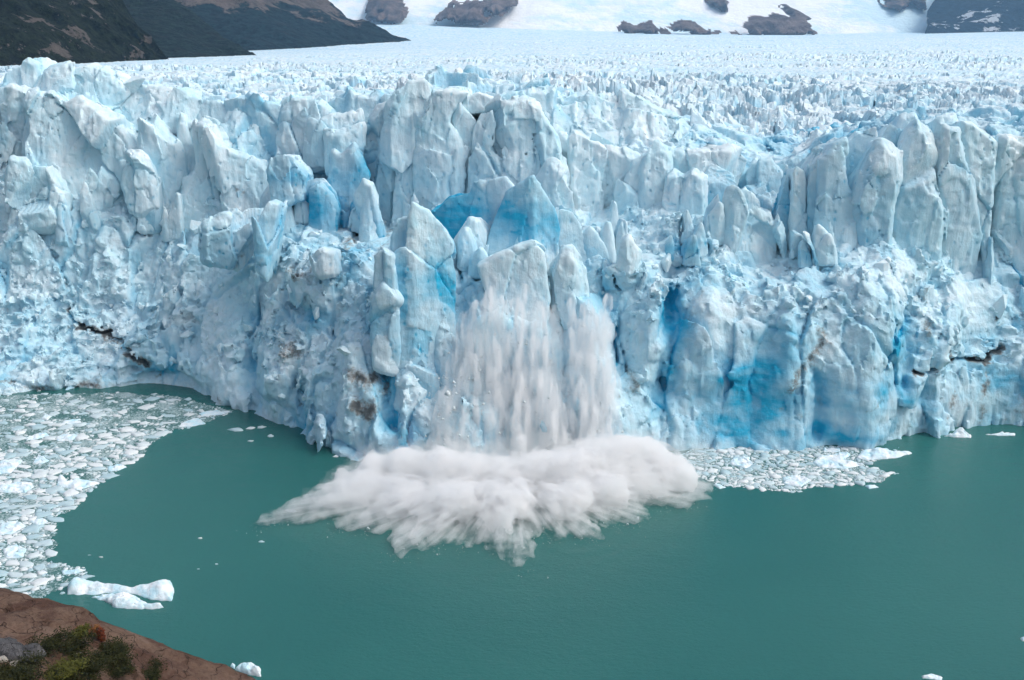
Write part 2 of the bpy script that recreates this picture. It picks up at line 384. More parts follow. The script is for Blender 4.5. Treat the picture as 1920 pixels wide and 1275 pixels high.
CRACK = [(2.2, 1, [(128, 590), (133, 608), (165, 620), (215, 640), (250, 668), (272, 690)]), (2.4, 1, [(863, 485), (866, 530)]), (2.6, 1, [(1048, 500), (1048, 560), (1035, 585)]), (2, 1, [(1022, 580), (1020, 640)]), (3, 1, [(1720, 705), (1770, 688), (1850, 680), (1880, 660)]),
         (2.4, 1, [(1140, 500), (1150, 525), (1165, 540)]), (2.5, 1, [(1160, 620), (1158, 690)]), (3, 1, [(1855, 430), (1900, 480), (1920, 540)]), (3, 1, [(1290, 480), (1275, 510)]), (2.5, 1, [(1680, 610), (1672, 660), (1665, 700)])]
BUTT = [(42, 1, [(1640, 560), (1620, 690), (1620, 830)]), (26, .9, [(1215, 520), (1210, 700)]), (30, .8, [(1325, 560), (1330, 700)]), (30, .8, [(780, 650), (775, 850)]), (22, .8, [(1470, 560), (1475, 700)]), (25, .8, [(520, 690), (530, 800)]), (25, .8, [(600, 700), (610, 830)]), (20, .8, [(660, 640), (650, 800)]), (24, .7, [(1015, 620), (1010, 840)]), (30, .7, [(430, 640), (420, 760)]), (30, .8, [(1790, 560), (1760, 650)])]
GULLY = [(20, 1, [(1265, 560), (1255, 740)]), (30, .6, [(1400, 740), (1400, 820)]), (16, 1, [(1538, 700), (1532, 820)]), (20, 1, [(1712, 600), (1700, 720)]), (16, .9, [(562, 740), (566, 800)]), (14, 1, [(722, 640), (726, 800)]), (18, .9, [(868, 500), (862, 640)]), (16, .9, [(1140, 560), (1165, 700)]), (20, .8, [(470, 600), (480, 760)])]
FOLD = [(150, 670, 190, 70, 1), (60, 600, 120, 60, .7), (400, 620, 100, 50, .4), (1840, 650, 120, 60, .5)]
CAVE = [(300, 730, 75, 24, 1.6), (245, 700, 22, 12, .6), (1258, 600, 20, 34, .8), (715, 680, 16, 34, .8), (560, 585, 34, 16, .6), (1238, 720, 16, 40, .5), (730, 400, 14, 30, .8), (596, 325, 30, 36, .7), (650, 400, 40, 24, .5)]
SILT = [(620, 470, 120, 60, .5), (150, 690, 170, 45, .5), (1510, 650, 60, 70, .5), (1800, 620, 90, 80, .45), (690, 740, 50, 55, .6), (1300, 600, 45, 70, .4), (1830, 760, 120, 50, .5), (560, 650, 60, 40, .35), (400, 740, 80, 30, .4), (1190, 710, 40, 40, .4)]
SMOOTH = [(1250, 215, 190, 48, 1), (1150, 190, 100, 30, 1), (1430, 265, 90, 50, .8), (330, 185, 140, 40, .8), (560, 215, 80, 30, .7), (1600, 770, 140, 90, 1), (1400, 790, 150, 80, 1), (1450, 660, 150, 70, .8), (1850, 745, 140, 70, 1), (440, 720, 120, 60, .9), (1340, 600, 80, 60, .6), (1820, 560, 110, 90, .7), (150, 700, 150, 40, .6), (230, 600, 70, 30, .6), (1100, 720, 60, 80, .6)]
def front_noise(p, sl):
    rub = sstep(.30, .75, sl)                                    # gentle slope = rubble, steep = fractured cliff
    n = len(p); wp = p + 1.6*np.stack([vnoise(p*.16+3), vnoise(p*.16+31), vnoise(p*.16+77)], -1)
    big = fbm(p*np.array([.045, .045, .028], np.float32)+9, 3)*2.2
    f1, f2, r, tl = worley(wp*np.array([.115, .115, .040], np.float32)); cr1 = f2-f1
    col = (r-.5)*2.6 + tl*4.2
    f1b, f2b, rb, tlb = worley(wp*np.array([.34, .34, .20], np.float32)+40); cr2 = f2b-f1b
    f1c, f2c, rc, tlc = worley(wp*.62+11)
    flute = fbm(p*np.array([.75, .4, .07], np.float32), 3, ridged=True)
    fine = fbm(p*.9, 3)
    crk = np.maximum(sstep(.08, .0, cr1)*.7*(1-.3*rub), sstep(.07, .0, cr2)*.25)
    h1, h2, rh, tlh = worley(wp*np.array([1.25, 1.25, 1.0], np.float32)+23)
    lump = (rb-.5)*2.0+tlb*2.6 + (rc-.5)*1.1+tlc*1.7 + (rh-.5)*.55+tlh*.8
    clf = col*.95 + ((rb-.5)*.7+tlb*1.3)*.55 - flute*.55 + ((rc-.5)*.35+tlc*.6)*.4
    sm = spots(SMOOTH, p[:, 0], p[:, 2]); k_ = 1-.85*np.clip(sm, 0, 1)
    patch = sstep(-.28, .22, fbm(p*.075+15, 3))
    fold = fbm(p*np.array([.10, .16, .62], np.float32)+44, 4, .55, True)*spots(FOLD, p[:, 0], p[:, 2])
    d = big + (clf*(1-rub) + (lump*(.24+.46*patch) + col*.6)*rub)*k_ - fold*1.5 + spots(CAVE, p[:, 0], p[:, 2])*5.0 - lines(BUTT, p[:, 0], p[:, 2])*2.6 + lines(GULLY, p[:, 0], p[:, 2])*2.4 + fine*(.15+.25*rub) + crk*1.3*k_
    return d, rub, crk*k_, r, rb
band = np.abs(f0) < 5.0
bi = np.argwhere(band)
bp = np.stack([gx[bi[:, 0]], gy[bi[:, 1]], gz[bi[:, 2]]], -1)
f0b = f0[band]
def _bandjob(s):
    sl_ = slice(s, s+120000)
    d, rub, crk, r_, rb_ = front_noise(bp[sl_], SL[bi[sl_, 0], bi[sl_, 2]])
    f0b[sl_] += d + lines(CRACK, bp[sl_, 0], bp[sl_, 2])*2.6
list(POOL.map(_bandjob, range(0, len(bi), 120000)))
f0[band] = f0b
print('front sdf', len(bi), round(time.time()-T0, 1))
FV, FQ = surface_nets(f0, (gx[0], gy[0], gz[0]), HV)
del f0, f0b, band, bi, bp
keep = FV[:, 2] > -1.2
def front_attrs(V):
    sl = bil(V[:, 0], V[:, 2], DZ).astype(np.float32)
    d, rub, crk, r_, rb_ = front_noise(V.astype(np.float32), sl)
    ck = lines(CRACK, V[:, 0], V[:, 2])
    b = spots(BLUE, V[:, 0], V[:, 2])*1.1*np.clip(.9+1.1*fbm(V*np.array([.16, .16, .3], np.float32)+71, 4), .1, 1.4)
    nb = fbm(V*.07+50, 3)
    b = b*np.clip(.8+nb*1.3+(rb_-.5)*.5, 0, 1.3) + np.clip((rb_-.80)*3.0, 0, 1)*.35*rub + crk*.55 + ck*.6 + np.clip(nb-.25, 0, 1)*.5
    low = (1-sstep(4, 30, V[:, 2]))*(1-.5*rub)*np.clip(.55+1.6*fbm(V*np.array([.05, .05, .12], np.float32)+21, 4), 0, 1.2)*sstep(-35, 40, V[:, 0]-10)
    b = b + low*.30*np.clip(1+2.2*fbm(V*.22+61, 3), 0, 1.8) + .12 + lines(GULLY, V[:, 0], V[:, 2])*.35
    di = lines(DIRT, V[:, 0], V[:, 2])*.85*np.clip(.62+1.3*fbm(V*.35+7, 3), 0, 1.1)
    di = np.maximum(di, np.clip(fbm(V*.11+90, 4)-.34, 0, 1)*1.2)
    di = di + spots(SILT, V[:, 0], V[:, 2])*.72*np.clip(.7+fbm(V*.2+33, 3)*1.5, 0, 1.3)
    return np.clip(b, 0, 1), np.clip(di, 0, 1.2), rub
fb, fd, frub = front_attrs(FV)
part_of_glacier('ice_front', FV, FQ, M_ICE, {'blue': fb, 'dirt': fd})
print('front', len(FV), round(time.time()-T0, 1))

# ------------------------------------------------------------------ seracs, each traced to its own outline, distance and thickness
# (distance, thickness, lean in degrees, blueness, outline)
SER = [
 (238, 9, 6, .12, [(3, 185), (5, 140), (25, 122), (47, 110), (72, 120), (73, 147), (78, 185)]),
 (230, 9, 8, .25, [(-40, 300), (-40, 168), (0, 163), (30, 160), (70, 177), (57, 227), (50, 267), (30, 300), (10, 320)]),
 (223, 11, 14, .10, [(57, 193), (63, 182), (97, 170), (132, 190), (157, 180), (172, 195), (197, 213), (233, 240), (257, 280), (240, 300), (230, 335), (213, 360), (147, 380), (117, 385), (53, 310), (50, 267), (57, 227)]),
 (219, 8, 10, .08, [(23, 293), (53, 300), (87, 305), (120, 363), (115, 400), (50, 415), (10, 410), (17, 333)]),
 (218, 5, 8, .10, [(230, 320), (243, 295), (263, 293), (277, 310), (290, 343), (295, 370), (267, 385), (243, 380), (227, 347)]),
 (223, 8, 10, .12, [(268, 293), (278, 223), (287, 230), (313, 260), (333, 270), (343, 293), (350, 333), (345, 385), (300, 380), (290, 327), (283, 303)]),
 (225, 7, 8, .30, [(328, 300), (333, 267), (338, 210), (343, 220), (353, 267), (367, 280), (370, 340), (350, 350)]),
 (217, 8, 12, .12, [(365, 320), (370, 230), (380, 220), (398, 225), (392, 250), (397, 300), (412, 350), (427, 400), (430, 433), (383, 445), (333, 420), (343, 340)]),
 (215, 10, 16, .06, [(387, 243), (400, 237), (420, 273), (447, 287), (483, 300), (503, 320), (502, 367), (485, 420), (433, 430), (417, 357), (405, 293)]),
 (225, 10, 26, .05, [(422, 250), (427, 220), (460, 227), (533, 260), (540, 290), (500, 330), (433, 290)]),
 (230, 12, 30, .10, [(200, 200), (233, 167), (270, 158), (320, 165), (370, 190), (430, 210), (425, 250), (340, 240), (280, 250), (257, 275), (233, 250)]),
 (235, 12, 25, .10, [(93, 190), (93, 143), (120, 133), (175, 125), (240, 152), (240, 175), (180, 200), (140, 205), (105, 195)]),
 (222, 9, 10, .30, [(525, 265), (533, 207), (547, 183), (593, 183), (627, 210), (623, 265), (580, 300), (552, 300)]),
 (216, 8, 10, .10, [(575, 300), (587, 233), (620, 217), (677, 207), (682, 240), (665, 290), (620, 300)]),
 (211, 6, 8, .30, [(610, 250), (637, 253), (675, 237), (672, 277), (655, 310), (613, 310)]),
 (203, 6, 6, .55, [(498, 320), (510, 293), (530, 285), (550, 290), (570, 330), (565, 357), (530, 375), (505, 365)]),
 (208, 6, 4, .8, [(608, 360), (620, 280), (628, 280), (640, 288), (663, 270), (680, 303), (692, 327), (680, 385), (650, 415), (615, 400)]),
 (203, 6, 4, .65, [(577, 353), (600, 343), (620, 367), (630, 397), (620, 435), (570, 435)]),
 (202, 4, -4, .6, [(664, 370), (680, 340), (697, 350), (715, 420), (700, 440), (677, 420)]),
 (214, 7, 4, .35, [(680, 253), (715, 205), (737, 200), (735, 300), (735, 430), (712, 430), (693, 345), (683, 310)]),
 (210, 12, 6, .14, [(731, 440), (730, 247), (737, 203), (747, 170), (770, 150), (797, 145), (823, 157), (813, 175), (800, 213), (785, 220), (780, 307), (775, 430)]),
 (208.5, 12, 6, .10, [(772, 330), (780, 213), (793, 210), (808, 167), (840, 167), (870, 173), (850, 207), (845, 230), (865, 270), (855, 360), (850, 420), (773, 430)]),
 (211, 12, 8, .12, [(843, 230), (873, 177), (900, 170), (937, 187), (930, 210), (890, 217), (887, 253), (898, 333), (895, 410), (840, 410), (862, 277)]),
 (208, 10, 8, .10, [(882, 243), (897, 207), (927, 205), (960, 263), (972, 307), (975, 390), (890, 400)]),
 (206.5, 11, 10, .05, [(928, 207), (947, 190), (980, 188), (1013, 203), (1047, 257), (1060, 320), (1065, 360), (1040, 400), (950, 400), (943, 320), (962, 280)]),
 (201, 4, 6, .05, [(1010, 340), (1033, 310), (1053, 320), (1075, 360), (1093, 410), (1093, 440), (1047, 430), (1020, 390)]),
 (166.5, 8, 8, .55, [(738, 655), (733, 600), (733, 490), (765, 450), (767, 407), (775, 382), (802, 397), (833, 430), (847, 457), (857, 513), (853, 600), (848, 660), (790, 665)]),
 (170, 5, 6, .30, [(737, 500), (737, 453), (747, 413), (767, 410), (768, 500)]),
 (186, 6, 8, .60, [(807, 397), (843, 367), (877, 360), (885, 338), (910, 340), (947, 335), (963, 353), (950, 403), (920, 450), (863, 470), (830, 450)]),
 (180, 7, 10, .60, [(897, 480), (927, 413), (950, 360), (980, 343), (1000, 333), (1013, 350), (1040, 393), (1050, 430), (1040, 480), (980, 480), (940, 475)]),
 (181, 6, 10, .25, [(1037, 400), (1053, 387), (1075, 395), (1090, 420), (1110, 473), (1112, 500), (1063, 490), (1043, 450)]),
 (181, 5, 10, .30, [(1090, 440), (1107, 428), (1120, 440), (1138, 470), (1145, 495), (1100, 500)]),
 (180, 5, 8, .10, [(855, 455), (880, 410), (900, 413), (917, 433), (915, 470), (890, 490), (865, 480)]),
 (169.5, 8, 8, .08, [(900, 500), (940, 478), (973, 463), (1000, 457), (1020, 473), (1028, 560), (1022, 640), (960, 620), (920, 560)]),
 (171, 5, 4, .30, [(1034, 500), (1050, 478), (1067, 474), (1089, 508), (1092, 560), (1062, 585), (1036, 560)]),
 (174, 5, 10, .08, [(1156, 490), (1168, 446), (1177, 441), (1200, 472), (1192, 498), (1175, 505)]),
 (207, 11, 8, .05, [(1059, 260), (1075, 242), (1138, 275), (1187, 298), (1192, 310), (1180, 360), (1175, 480), (1110, 470), (1085, 400), (1068, 340)]),
 (219, 16, 34, .02, [(1010, 215), (1012, 194), (1029, 192), (1069, 199), (1125, 166), (1171, 176), (1230, 212), (1289, 232), (1340, 262), (1330, 300), (1256, 300), (1190, 300), (1125, 270), (1075, 270)]),
 (203.5, 10, 8, .05, [(1187, 304), (1233, 278), (1256, 285), (1262, 331), (1262, 400), (1230, 450), (1150, 480), (1165, 370)]),
 (205, 9, 14, .05, [(1253, 288), (1306, 282), (1365, 285), (1395, 304), (1380, 350), (1316, 380), (1266, 370)]),
 (199, 6, 8, .05, [(1250, 380), (1260, 335), (1279, 319), (1300, 325), (1316, 337), (1320, 400), (1256, 425)]),
 (199.5, 6, 8, .35, [(1319, 347), (1339, 314), (1372, 328), (1385, 364), (1380, 430), (1339, 430), (1319, 400)]),
 (186, 7, 8, .14, [(1365, 420), (1372, 355), (1390, 342), (1405, 335), (1430, 355), (1445, 385), (1460, 430), (1462, 480), (1445, 510), (1400, 510), (1370, 470)]),
 (189, 5, 6, .45, [(1457, 400), (1473, 327), (1486, 314), (1491, 343), (1482, 465), (1464, 470)]),
 (188, 6, 6, .25, [(1488, 325), (1494, 312), (1509, 320), (1514, 349), (1512, 465), (1478, 465), (1487, 380)]),
 (187.5, 6, 6, .45, [(1514, 350), (1522, 311), (1541, 288), (1550, 330), (1548, 465), (1514, 465)]),
 (185.5, 7, 8, .28, [(1541, 300), (1563, 269), (1589, 256), (1592, 285), (1583, 304), (1590, 343), (1612, 394), (1608, 430), (1575, 465), (1548, 455), (1542, 400)]),
 (193, 7, 10, .55, [(1589, 262), (1618, 240), (1644, 234), (1650, 280), (1640, 340), (1600, 340)]),
 (193.5, 6, 8, .60, [(1648, 260), (1660, 240), (1671, 227), (1692, 246), (1698, 290), (1695, 350), (1650, 340)]),
 (185.5, 6, 6, .45, [(1618, 330), (1637, 301), (1653, 275), (1676, 292), (1682, 337), (1667, 385), (1667, 440), (1653, 460), (1618, 455), (1600, 380), (1613, 343)]),
 (188, 9, 6, .25, [(1689, 295), (1702, 253), (1718, 230), (1731, 250), (1739, 304), (1741, 349), (1763, 394), (1768, 490), (1718, 500), (1676, 450), (1668, 395), (1686, 343)]),
 (189.5, 10, 6, .22, [(1739, 320), (1756, 234), (1792, 243), (1799, 285), (1813, 324), (1828, 382), (1848, 440), (1845, 520), (1766, 510), (1762, 394)]),
 (191, 10, 6, .18, [(1801, 250), (1803, 230), (1818, 229), (1866, 266), (1861, 343), (1857, 436), (1850, 470), (1828, 382), (1809, 311)]),
 (191.5, 11, 6, .15, [(1867, 290), (1875, 259), (1898, 259), (1970, 285), (1975, 560), (1920, 520), (1880, 470), (1860, 440), (1865, 343)]),
 (200, 8, 16, .30, [(1678, 250), (1690, 222), (1712, 216), (1728, 235), (1735, 270), (1690, 280)]),
 (200, 8, 16, .12, [(1730, 260), (1745, 222), (1790, 215), (1800, 245), (1790, 275)]),
 (212, 10, 22, .10, [(1480, 310), (1500, 290), (1530, 245), (1560, 262), (1580, 300), (1540, 330)]),
 (205, 8, 14, .25, [(1395, 330), (1410, 305), (1445, 295), (1470, 325), (1465, 360), (1400, 370)]),
 (166, 5, 4, .20, [(820, 760), (812, 700), (818, 640), (846, 625), (868, 660), (872, 740)]),
 (163.5, 6, 2, .55, [(742, 850), (745, 780), (752, 700), (790, 660), (818, 700), (822, 850)]),
 (165.5, 4, 4, .40, [(700, 540), (702, 480), (712, 468), (735, 480), (738, 560), (705, 570)]),
 (165, 6, 4, .60, [(693, 620), (698, 560), (720, 535), (748, 560), (750, 680), (700, 660)]),
 (187, 7, 4, .45, [(482, 480), (482, 410), (500, 378), (516, 385), (512, 430), (500, 500)]),
 (178, 5, 6, .35, [(590, 500), (583, 480), (600, 468), (628, 475), (630, 505), (600, 510)]),
 (192, 6, 6, .25, [(385, 470), (388, 425), (410, 412), (425, 405), (440, 425), (475, 400), (478, 440), (430, 490)]),
]
_r = np.random.default_rng(77); N_TRACED = len(SER)
for x0, x1, y0, y1, n_ in ((490, 720, 385, 450, 8), (1105, 1345, 440, 500, 10), (820, 1140, 470, 515, 9), (310, 480, 430, 480, 5), (1340, 1560, 470, 520, 4), (60, 300, 400, 440, 4)):
    for _ in range(n_):
        bx_, by_ = _r.uniform(x0, x1), _r.uniform(y0, y1); w_, h_ = _r.uniform(20, 44), _r.uniform(36, 84); tp = _r.uniform(-.35, .35)*w_
        sp_ = _spot(bx_, by_); sh = _r.uniform(.3, .7)
        SER.append((sp_[1]-1.7, _r.uniform(2.5, 5), _r.uniform(-2, 16), _r.uniform(.05, .5), [(bx_-w_/2, by_), (bx_-w_*.42+tp*.3, by_-h_*sh), (bx_+tp-1.5, by_-h_), (bx_+tp+2, by_-h_*.97), (bx_+w_*.30+tp*.4, by_-h_*_r.uniform(.45, .7)), (bx_+w_*.48, by_-h_*.25), (bx_+w_/2, by_)]))
def poly_sd(P2, S, T):
    d = np.full(S.shape, 1e9); sgn = np.ones(S.shape)
    n = len(P2)
    for i in range(n):
        a, b = P2[i], P2[i-1]; e = b-a; wx, wy = S-a[0], T-a[1]
        t = np.clip((wx*e[0]+wy*e[1])/(e@e+1e-9), 0, 1)
        bx, by = wx-e[0]*t, wy-e[1]*t; d = np.minimum(d, bx*bx+by*by)
        c1, c2, c3 = T >= a[1], T < b[1], e[0]*wy > e[1]*wx
        sgn = np.where((c1 & c2 & c3) | (~c1 & ~c2 & ~c3), -sgn, sgn)
    return sgn*np.sqrt(d)
def serac(i, Y, th, lean, blue, poly):
    r = np.random.default_rng(100+i)
    th *= 1.15; cx = np.mean([q[0] for q in poly]); by = max(q[1] for q in poly)
    O = P(cx, by, Y); le = R(lean)
    et = np.array([0, math.sin(le), math.cos(le)]); ed = np.array([0, math.cos(le), -math.sin(le)])
    pts = []
    for px, py in poly:
        a, b, c = ray(px, py); dv = np.array([a, b, c], float); k = ((O-[0, 0, CAMZ]) @ ed)/(dv @ ed)
        q = np.array([0, 0, CAMZ])+dv*k-O; pts.append((q[0], q @ et))
    P2 = np.array(pts); lo, hi = P2.min(0), P2.max(0); lowv = P2[:, 1] < lo[1]+.28*(hi[1]-lo[1]); P2[lowv, 1] -= min(3.0, .2*(hi[1]-lo[1])); lo = P2.min(0)
    big = max(hi-lo); h = .26 if big < 14 else .31
    s = np.arange(lo[0]-2.4, hi[0]+2.4, h); t = np.arange(lo[1]-2.4, hi[1]+2.4, h)
    S, T = np.meshgrid(s, t, indexing='ij'); s2 = poly_sd(P2, S, T)-.28
    wd = hi[0]-lo[0]; rs = lo[0]+wd*r.uniform(.3, .7); sl = r.uniform(-.25, .25)
    hero = i in (26, 28, 29, 30, 31, 33) or i >= N_TRACED
    if hero: rs = P2[np.argmax(P2[:, 1]), 0]; sl = 0.0
    aL, aR = (r.uniform(.0, .16), r.uniform(.0, .16)) if wd > 7.5 and i not in (26, 28, 29) else (r.uniform(.15, .40), r.uniform(.05, .40))
    u = S-rs-sl*(T-lo[1])
    fr = np.where(u > 0, u*aR, -u*aL) - min(2.2, .12*wd); fr = np.minimum(fr, 2.5+.35*fr)
    d = np.arange(-5.2, th+2.6, h)
    bev = np.clip(s2+(.25 if hero else min(.9, wd*.09)), 0, None)*.9          # rounded shoulders
    F = fr[:, None, :]+bev[:, None, :]-d[None, :, None]
    G = s2[:, None, :]+.10*np.clip(d, 0, None)[None, :, None]
    F0 = np.maximum(np.maximum(F*.92, G), (d-th)[None, :, None]).astype(np.float32)
    band = np.abs(F0) < 2.2; bi = np.argwhere(band)
    wp = (O + s[bi[:, 0]][:, None]*np.array([1, 0, 0]) + t[bi[:, 2]][:, None]*et + d[bi[:, 1]][:, None]*ed).astype(np.float32)
    def nz(p):
        q = p + .6*np.stack([vnoise(p*.22+5), vnoise(p*.22+25), vnoise(p*.22+65)], -1)
        f1, f2, rr, tl = worley(q*np.array([.085, .085, .045], np.float32)+i*3.1)
        g1, g2, r2, t2 = worley(q*np.array([.27, .27, .12], np.float32)+i*1.7)
        ck = np.maximum(sstep(.03, 0, f2-f1)*(rr > .35), .4*sstep(.045, 0, g2-g1)*(r2 > .62))
        nv = (rr-.5)*1.5+tl*3.4 + ((r2-.5)*.30+t2*.75) + fbm(p*.7, 4)*.12 - fbm(p*np.array([.8, .5, .09], np.float32), 2, ridged=True)*.22 + ck*1.1
        # small melt pits
        h1, h2, r3, _ = worley(p*np.array([1.15, 1.15, .75], np.float32)+7)
        nv += np.where(r3 > .86, sstep(.38, .15, h1), 0)*.45
        return nv, ck, r2, np.where(r3 > .86, sstep(.38, .15, h1), 0)
    nv, _, _, _ = nz(wp); amp = .30 if hero or i == 16 else min(.9, .2+wd/22)
    F0[band] += nv*amp + fbm(wp*1.0+i, 3)*.12 + (worley(wp*np.array([.55, .55, .4], np.float32)+i)[3])*(.14 if hero else .20)
    F0[0] = F0[-1] = 1; F0[:, 0] = F0[:, -1] = 1; F0[:, :, 0] = F0[:, :, -1] = 1
    V, Q = surface_nets(F0, (s[0], d[0], t[0]), h)
    V = O + V[:, :1]*np.array([1, 0, 0]) + V[:, 2:3]*et + V[:, 1:2]*ed
    Q = Q[:, ::-1] if False else Q
    Vf = V.astype(np.float32)
    nv, ck, r2, pit = nz(Vf)
    nb = fbm(Vf*.10+i, 3)
    hz = (V[:, 2]-V[:, 2].min())/max(1e-3, np.ptp(V[:, 2]))
    bl = blue*np.clip(.8+nb*1.5+(r2-.5)*.6, 0, 1.5)*(1.15-.75*sstep(.55, 1, hz)) + ck*.22 + pit*.35
    di = np.clip(fbm(Vf*.16+i*2.2, 4)-.28, 0, 1)*1.1 + lines(DIRT, V[:, 0], V[:, 2])*.5
    if i == 25: di += np.clip(.55+fbm(Vf*.4, 3)-hz*.5, 0, 1)*.8
    return V, Q, {'blue': np.clip(bl, 0, 1), 'dirt': di}
built = list(POOL.map(lambda a: serac(a[0], *a[1]), enumerate(SER)))
for V, Q, at in built: part_of_glacier('serac', V, Q, M_ICES, at)
tot = sum(len(b_[0]) for b_ in built)
print('seracs', tot, round(time.time()-T0, 1))

# ------------------------------------------------------------------ loose ice blocks lying on the rubble slopes
def chunk_mesh(seed, n=14, flat=.75):
    import bmesh
    r = np.random.default_rng(seed); bm = bmesh.new()
    v = r.normal(size=(n, 3)); v /= np.linalg.norm(v, axis=1)[:, None]; v *= r.uniform(.75, 1.05, (n, 1)); v[:, 2] *= flat; v[:, 0] *= r.uniform(.8, 1.4)
    for q in v: bm.verts.new(q)
    res = bmesh.ops.convex_hull(bm, input=bm.verts)
    bmesh.ops.delete(bm, geom=[g for g in res['geom_interior'] if isinstance(g, bmesh.types.BMVert)], context='VERTS')
    me = bpy.data.meshes.new('ice_block'); bm.to_mesh(me); bm.free(); return me
ch = [chunk_mesh(50+k) for k in range(14)]
M_BLOCK = ice_material('block_ice', .3, .8)
for me in ch:
    me.materials.append(M_BLOCK)
cand = np.where((frub > .75) & (FV[:, 2] > 3) & (FV[:, 2] < 42))[0]
r = np.random.default_rng(5); r.shuffle(cand); nb_ = 0
for ii in cand[:280]:
    c = FV[ii]; s = min(2.2, .55+r.pareto(2.6)*.55)
    o = bpy.data.objects.new('ice_block', ch[r.integers(14)]); COL.objects.link(o); o.parent = GL
    o.location = c-np.array([0, 200.0, 0])+np.array([0, -.1, .1])*s; o.scale = (s, s, s); o.rotation_euler = r.uniform(0, 6, 3)

# ------------------------------------------------------------------ the crevassed upper ice stretching back to the mountains
na, nd = 860, 470
aa = np.linspace(-.62, .62, na)
yy = np.concatenate([np.linspace(236, 420, 200, endpoint=False), np.geomspace(420, 4600, nd-200)])
A, Y = np.meshgrid(aa, yy, indexing='ij'); X = A*Y
Z = field_h(X, Y)
p2 = np.stack([X.ravel(), Y.ravel(), 0*X.ravel()], -1).astype(np.float32)
wp = p2 + 5*np.stack([vnoise(p2*.04+3), vnoise(p2*.04+33), 0*p2[:, 0]], -1)
f1, f2, r1, tl1 = worley(wp*np.array([.17, .10, 0], np.float32)+[0, 0, .5])
g1, g2, r2, tl2 = worley(wp*np.array([.42, .28, 0], np.float32)+[9, 4, .5])
k1, k2, r3, tl3 = worley(wp*np.array([.030, .022, 0], np.float32)+[2, 7, .5])
amp = np.interp(Y.ravel(), [230, 300, 500, 900, 1600, 2600, 3600], [1.1, .95, .5, .34, .26, .18, .06])
rough = np.clip(.62+fbm(p2*.006+4, 3)*.7+fbm(p2*np.array([.006, .022, 1], np.float32)+14, 3)*.8, .2, 1.25)*(.55+.45*sstep(-.12, .12, X.ravel()/Y.ravel()))
ridge = (r1-.5)*3.4+tl1*5.0 + (r2-.5)*1.5+tl2*2.2 + (r3-.5)*3.4+tl3*4.5 - sstep(.16, 0, f2-f1)*4.5 - sstep(.14, 0, g2-g1)*1.3 + fbm(p2*.5, 2)*.5
Z = Z + (ridge*amp*rough).reshape(Z.shape) + .6
cv = sstep(.20, 0, f2-f1)*.8 + sstep(.18, 0, g2-g1)*.35 + np.clip(fbm(p2*.010+70, 3)+.02, 0, 1)*.2 + np.clip((r2-.85)*2, 0, 1)*.2
dd = np.clip(fbm(p2*np.array([.012, .03, 1], np.float32)+30, 5)-.26, 0, 1)*.8
Z[:, 0] -= 14; Z[:, 1] -= 4
V = np.stack([X.ravel(), Y.ravel(), Z.ravel()], -1)
I = np.arange(na*len(yy)).reshape(na, len(yy))
Q = np.stack([I[:-1, :-1], I[1:, :-1], I[1:, 1:], I[:-1, 1:]], -1).reshape(-1, 4)
def field_material():
    t = NT('upper_ice'); p = t.pos()
    n1 = t.noise(p, .02, 5, .6); n2 = t.noise(p, .22, 5, .7)
    base = t.mix(t.math('ADD', t.math('MULTIPLY', t.ramp(n1, .35, .65), .5), t.math('MULTIPLY', t.ramp(n2, .4, .7), .5)), (0.80, 0.87, 0.895), (0.60, 0.79, 0.865))
    base = t.mix(t.math('MULTIPLY', t.attr('blue'), .55, clamp=True), base, (0.08, 0.48, 0.70))
    df = t.ramp(t.math('ADD', t.attr('dirt'), t.math('MULTIPLY', t.math('SUBTRACT', t.noise(p, .5, 6, .7), .5), 1.2)), .30, .8)
    base = t.mix(t.math('MULTIPLY', df, .6), base, (0.25, 0.22, 0.20))
    t.bsdf(base, .5, t.bump(t.noise(p, .9, 5, .65), .6, .9), .3, 1.31); return t.m
part_of_glacier('upper_ice_field', V, Q, field_material(), {'blue': np.clip(cv, 0, 1), 'dirt': dd})
print('field', round(time.time()-T0, 1))

# ------------------------------------------------------------------ mountains
def loft(name, B, Rg, nu, nv, mat, amp, sc, label, back=1.25, warp=1.0, seed=0):
    """hillside between the line where it meets the ice (B) and its skyline (Rg), with a back slope behind"""
    b = np.array([P(*q) for q in B]); g = np.array([P(*q) for q in Rg])
    def rs(q, n):
        L = np.r_[0, np.cumsum(np.linalg.norm(np.diff(q, axis=0), axis=1))]; t = np.linspace(0, L[-1], n)
        return np.stack([np.interp(t, L, q[:, k]) for k in range(3)], -1)
    b, g = rs(b, nu), rs(g, nu)
    k = g.copy(); k[:, :2] *= back; k[:, 2] = -40
    v = np.linspace(0, 1, nv); v2 = np.linspace(0, 1, nv//4)[1:]
    G = np.concatenate([b[:, None]*(1-v[None, :, None])+g[:, None]*v[None, :, None], g[:, None]*(1-v2[None, :, None])+k[:, None]*v2[None, :, None]], 1)
    n = G.shape[1]; q = (G.reshape(-1, 3)/sc+seed*13.7).astype(np.float32)
    nv_ = fbm(q, 6, .52)*1.0 + fbm(q*1.7+5, 5, .5, True)*.6
    tv = np.concatenate([v, 1-v2*0]) ; fade = np.tile(np.minimum(1, np.r_[v*6, np.ones(len(v2))]), (nu, 1)).ravel()
    D = np.array([0, -.75, .66]); Vv = G.reshape(-1, 3)+D*(nv_*amp*fade)[:, None]
    I = np.arange(nu*n).reshape(nu, n); Q = np.stack([I[:-1, :-1], I[1:, :-1], I[1:, 1:], I[:-1, 1:]], -1).reshape(-1, 4)
    o = mesh_obj(name, Vv, Q, mat); tag(o, label, kind='structure'); return o
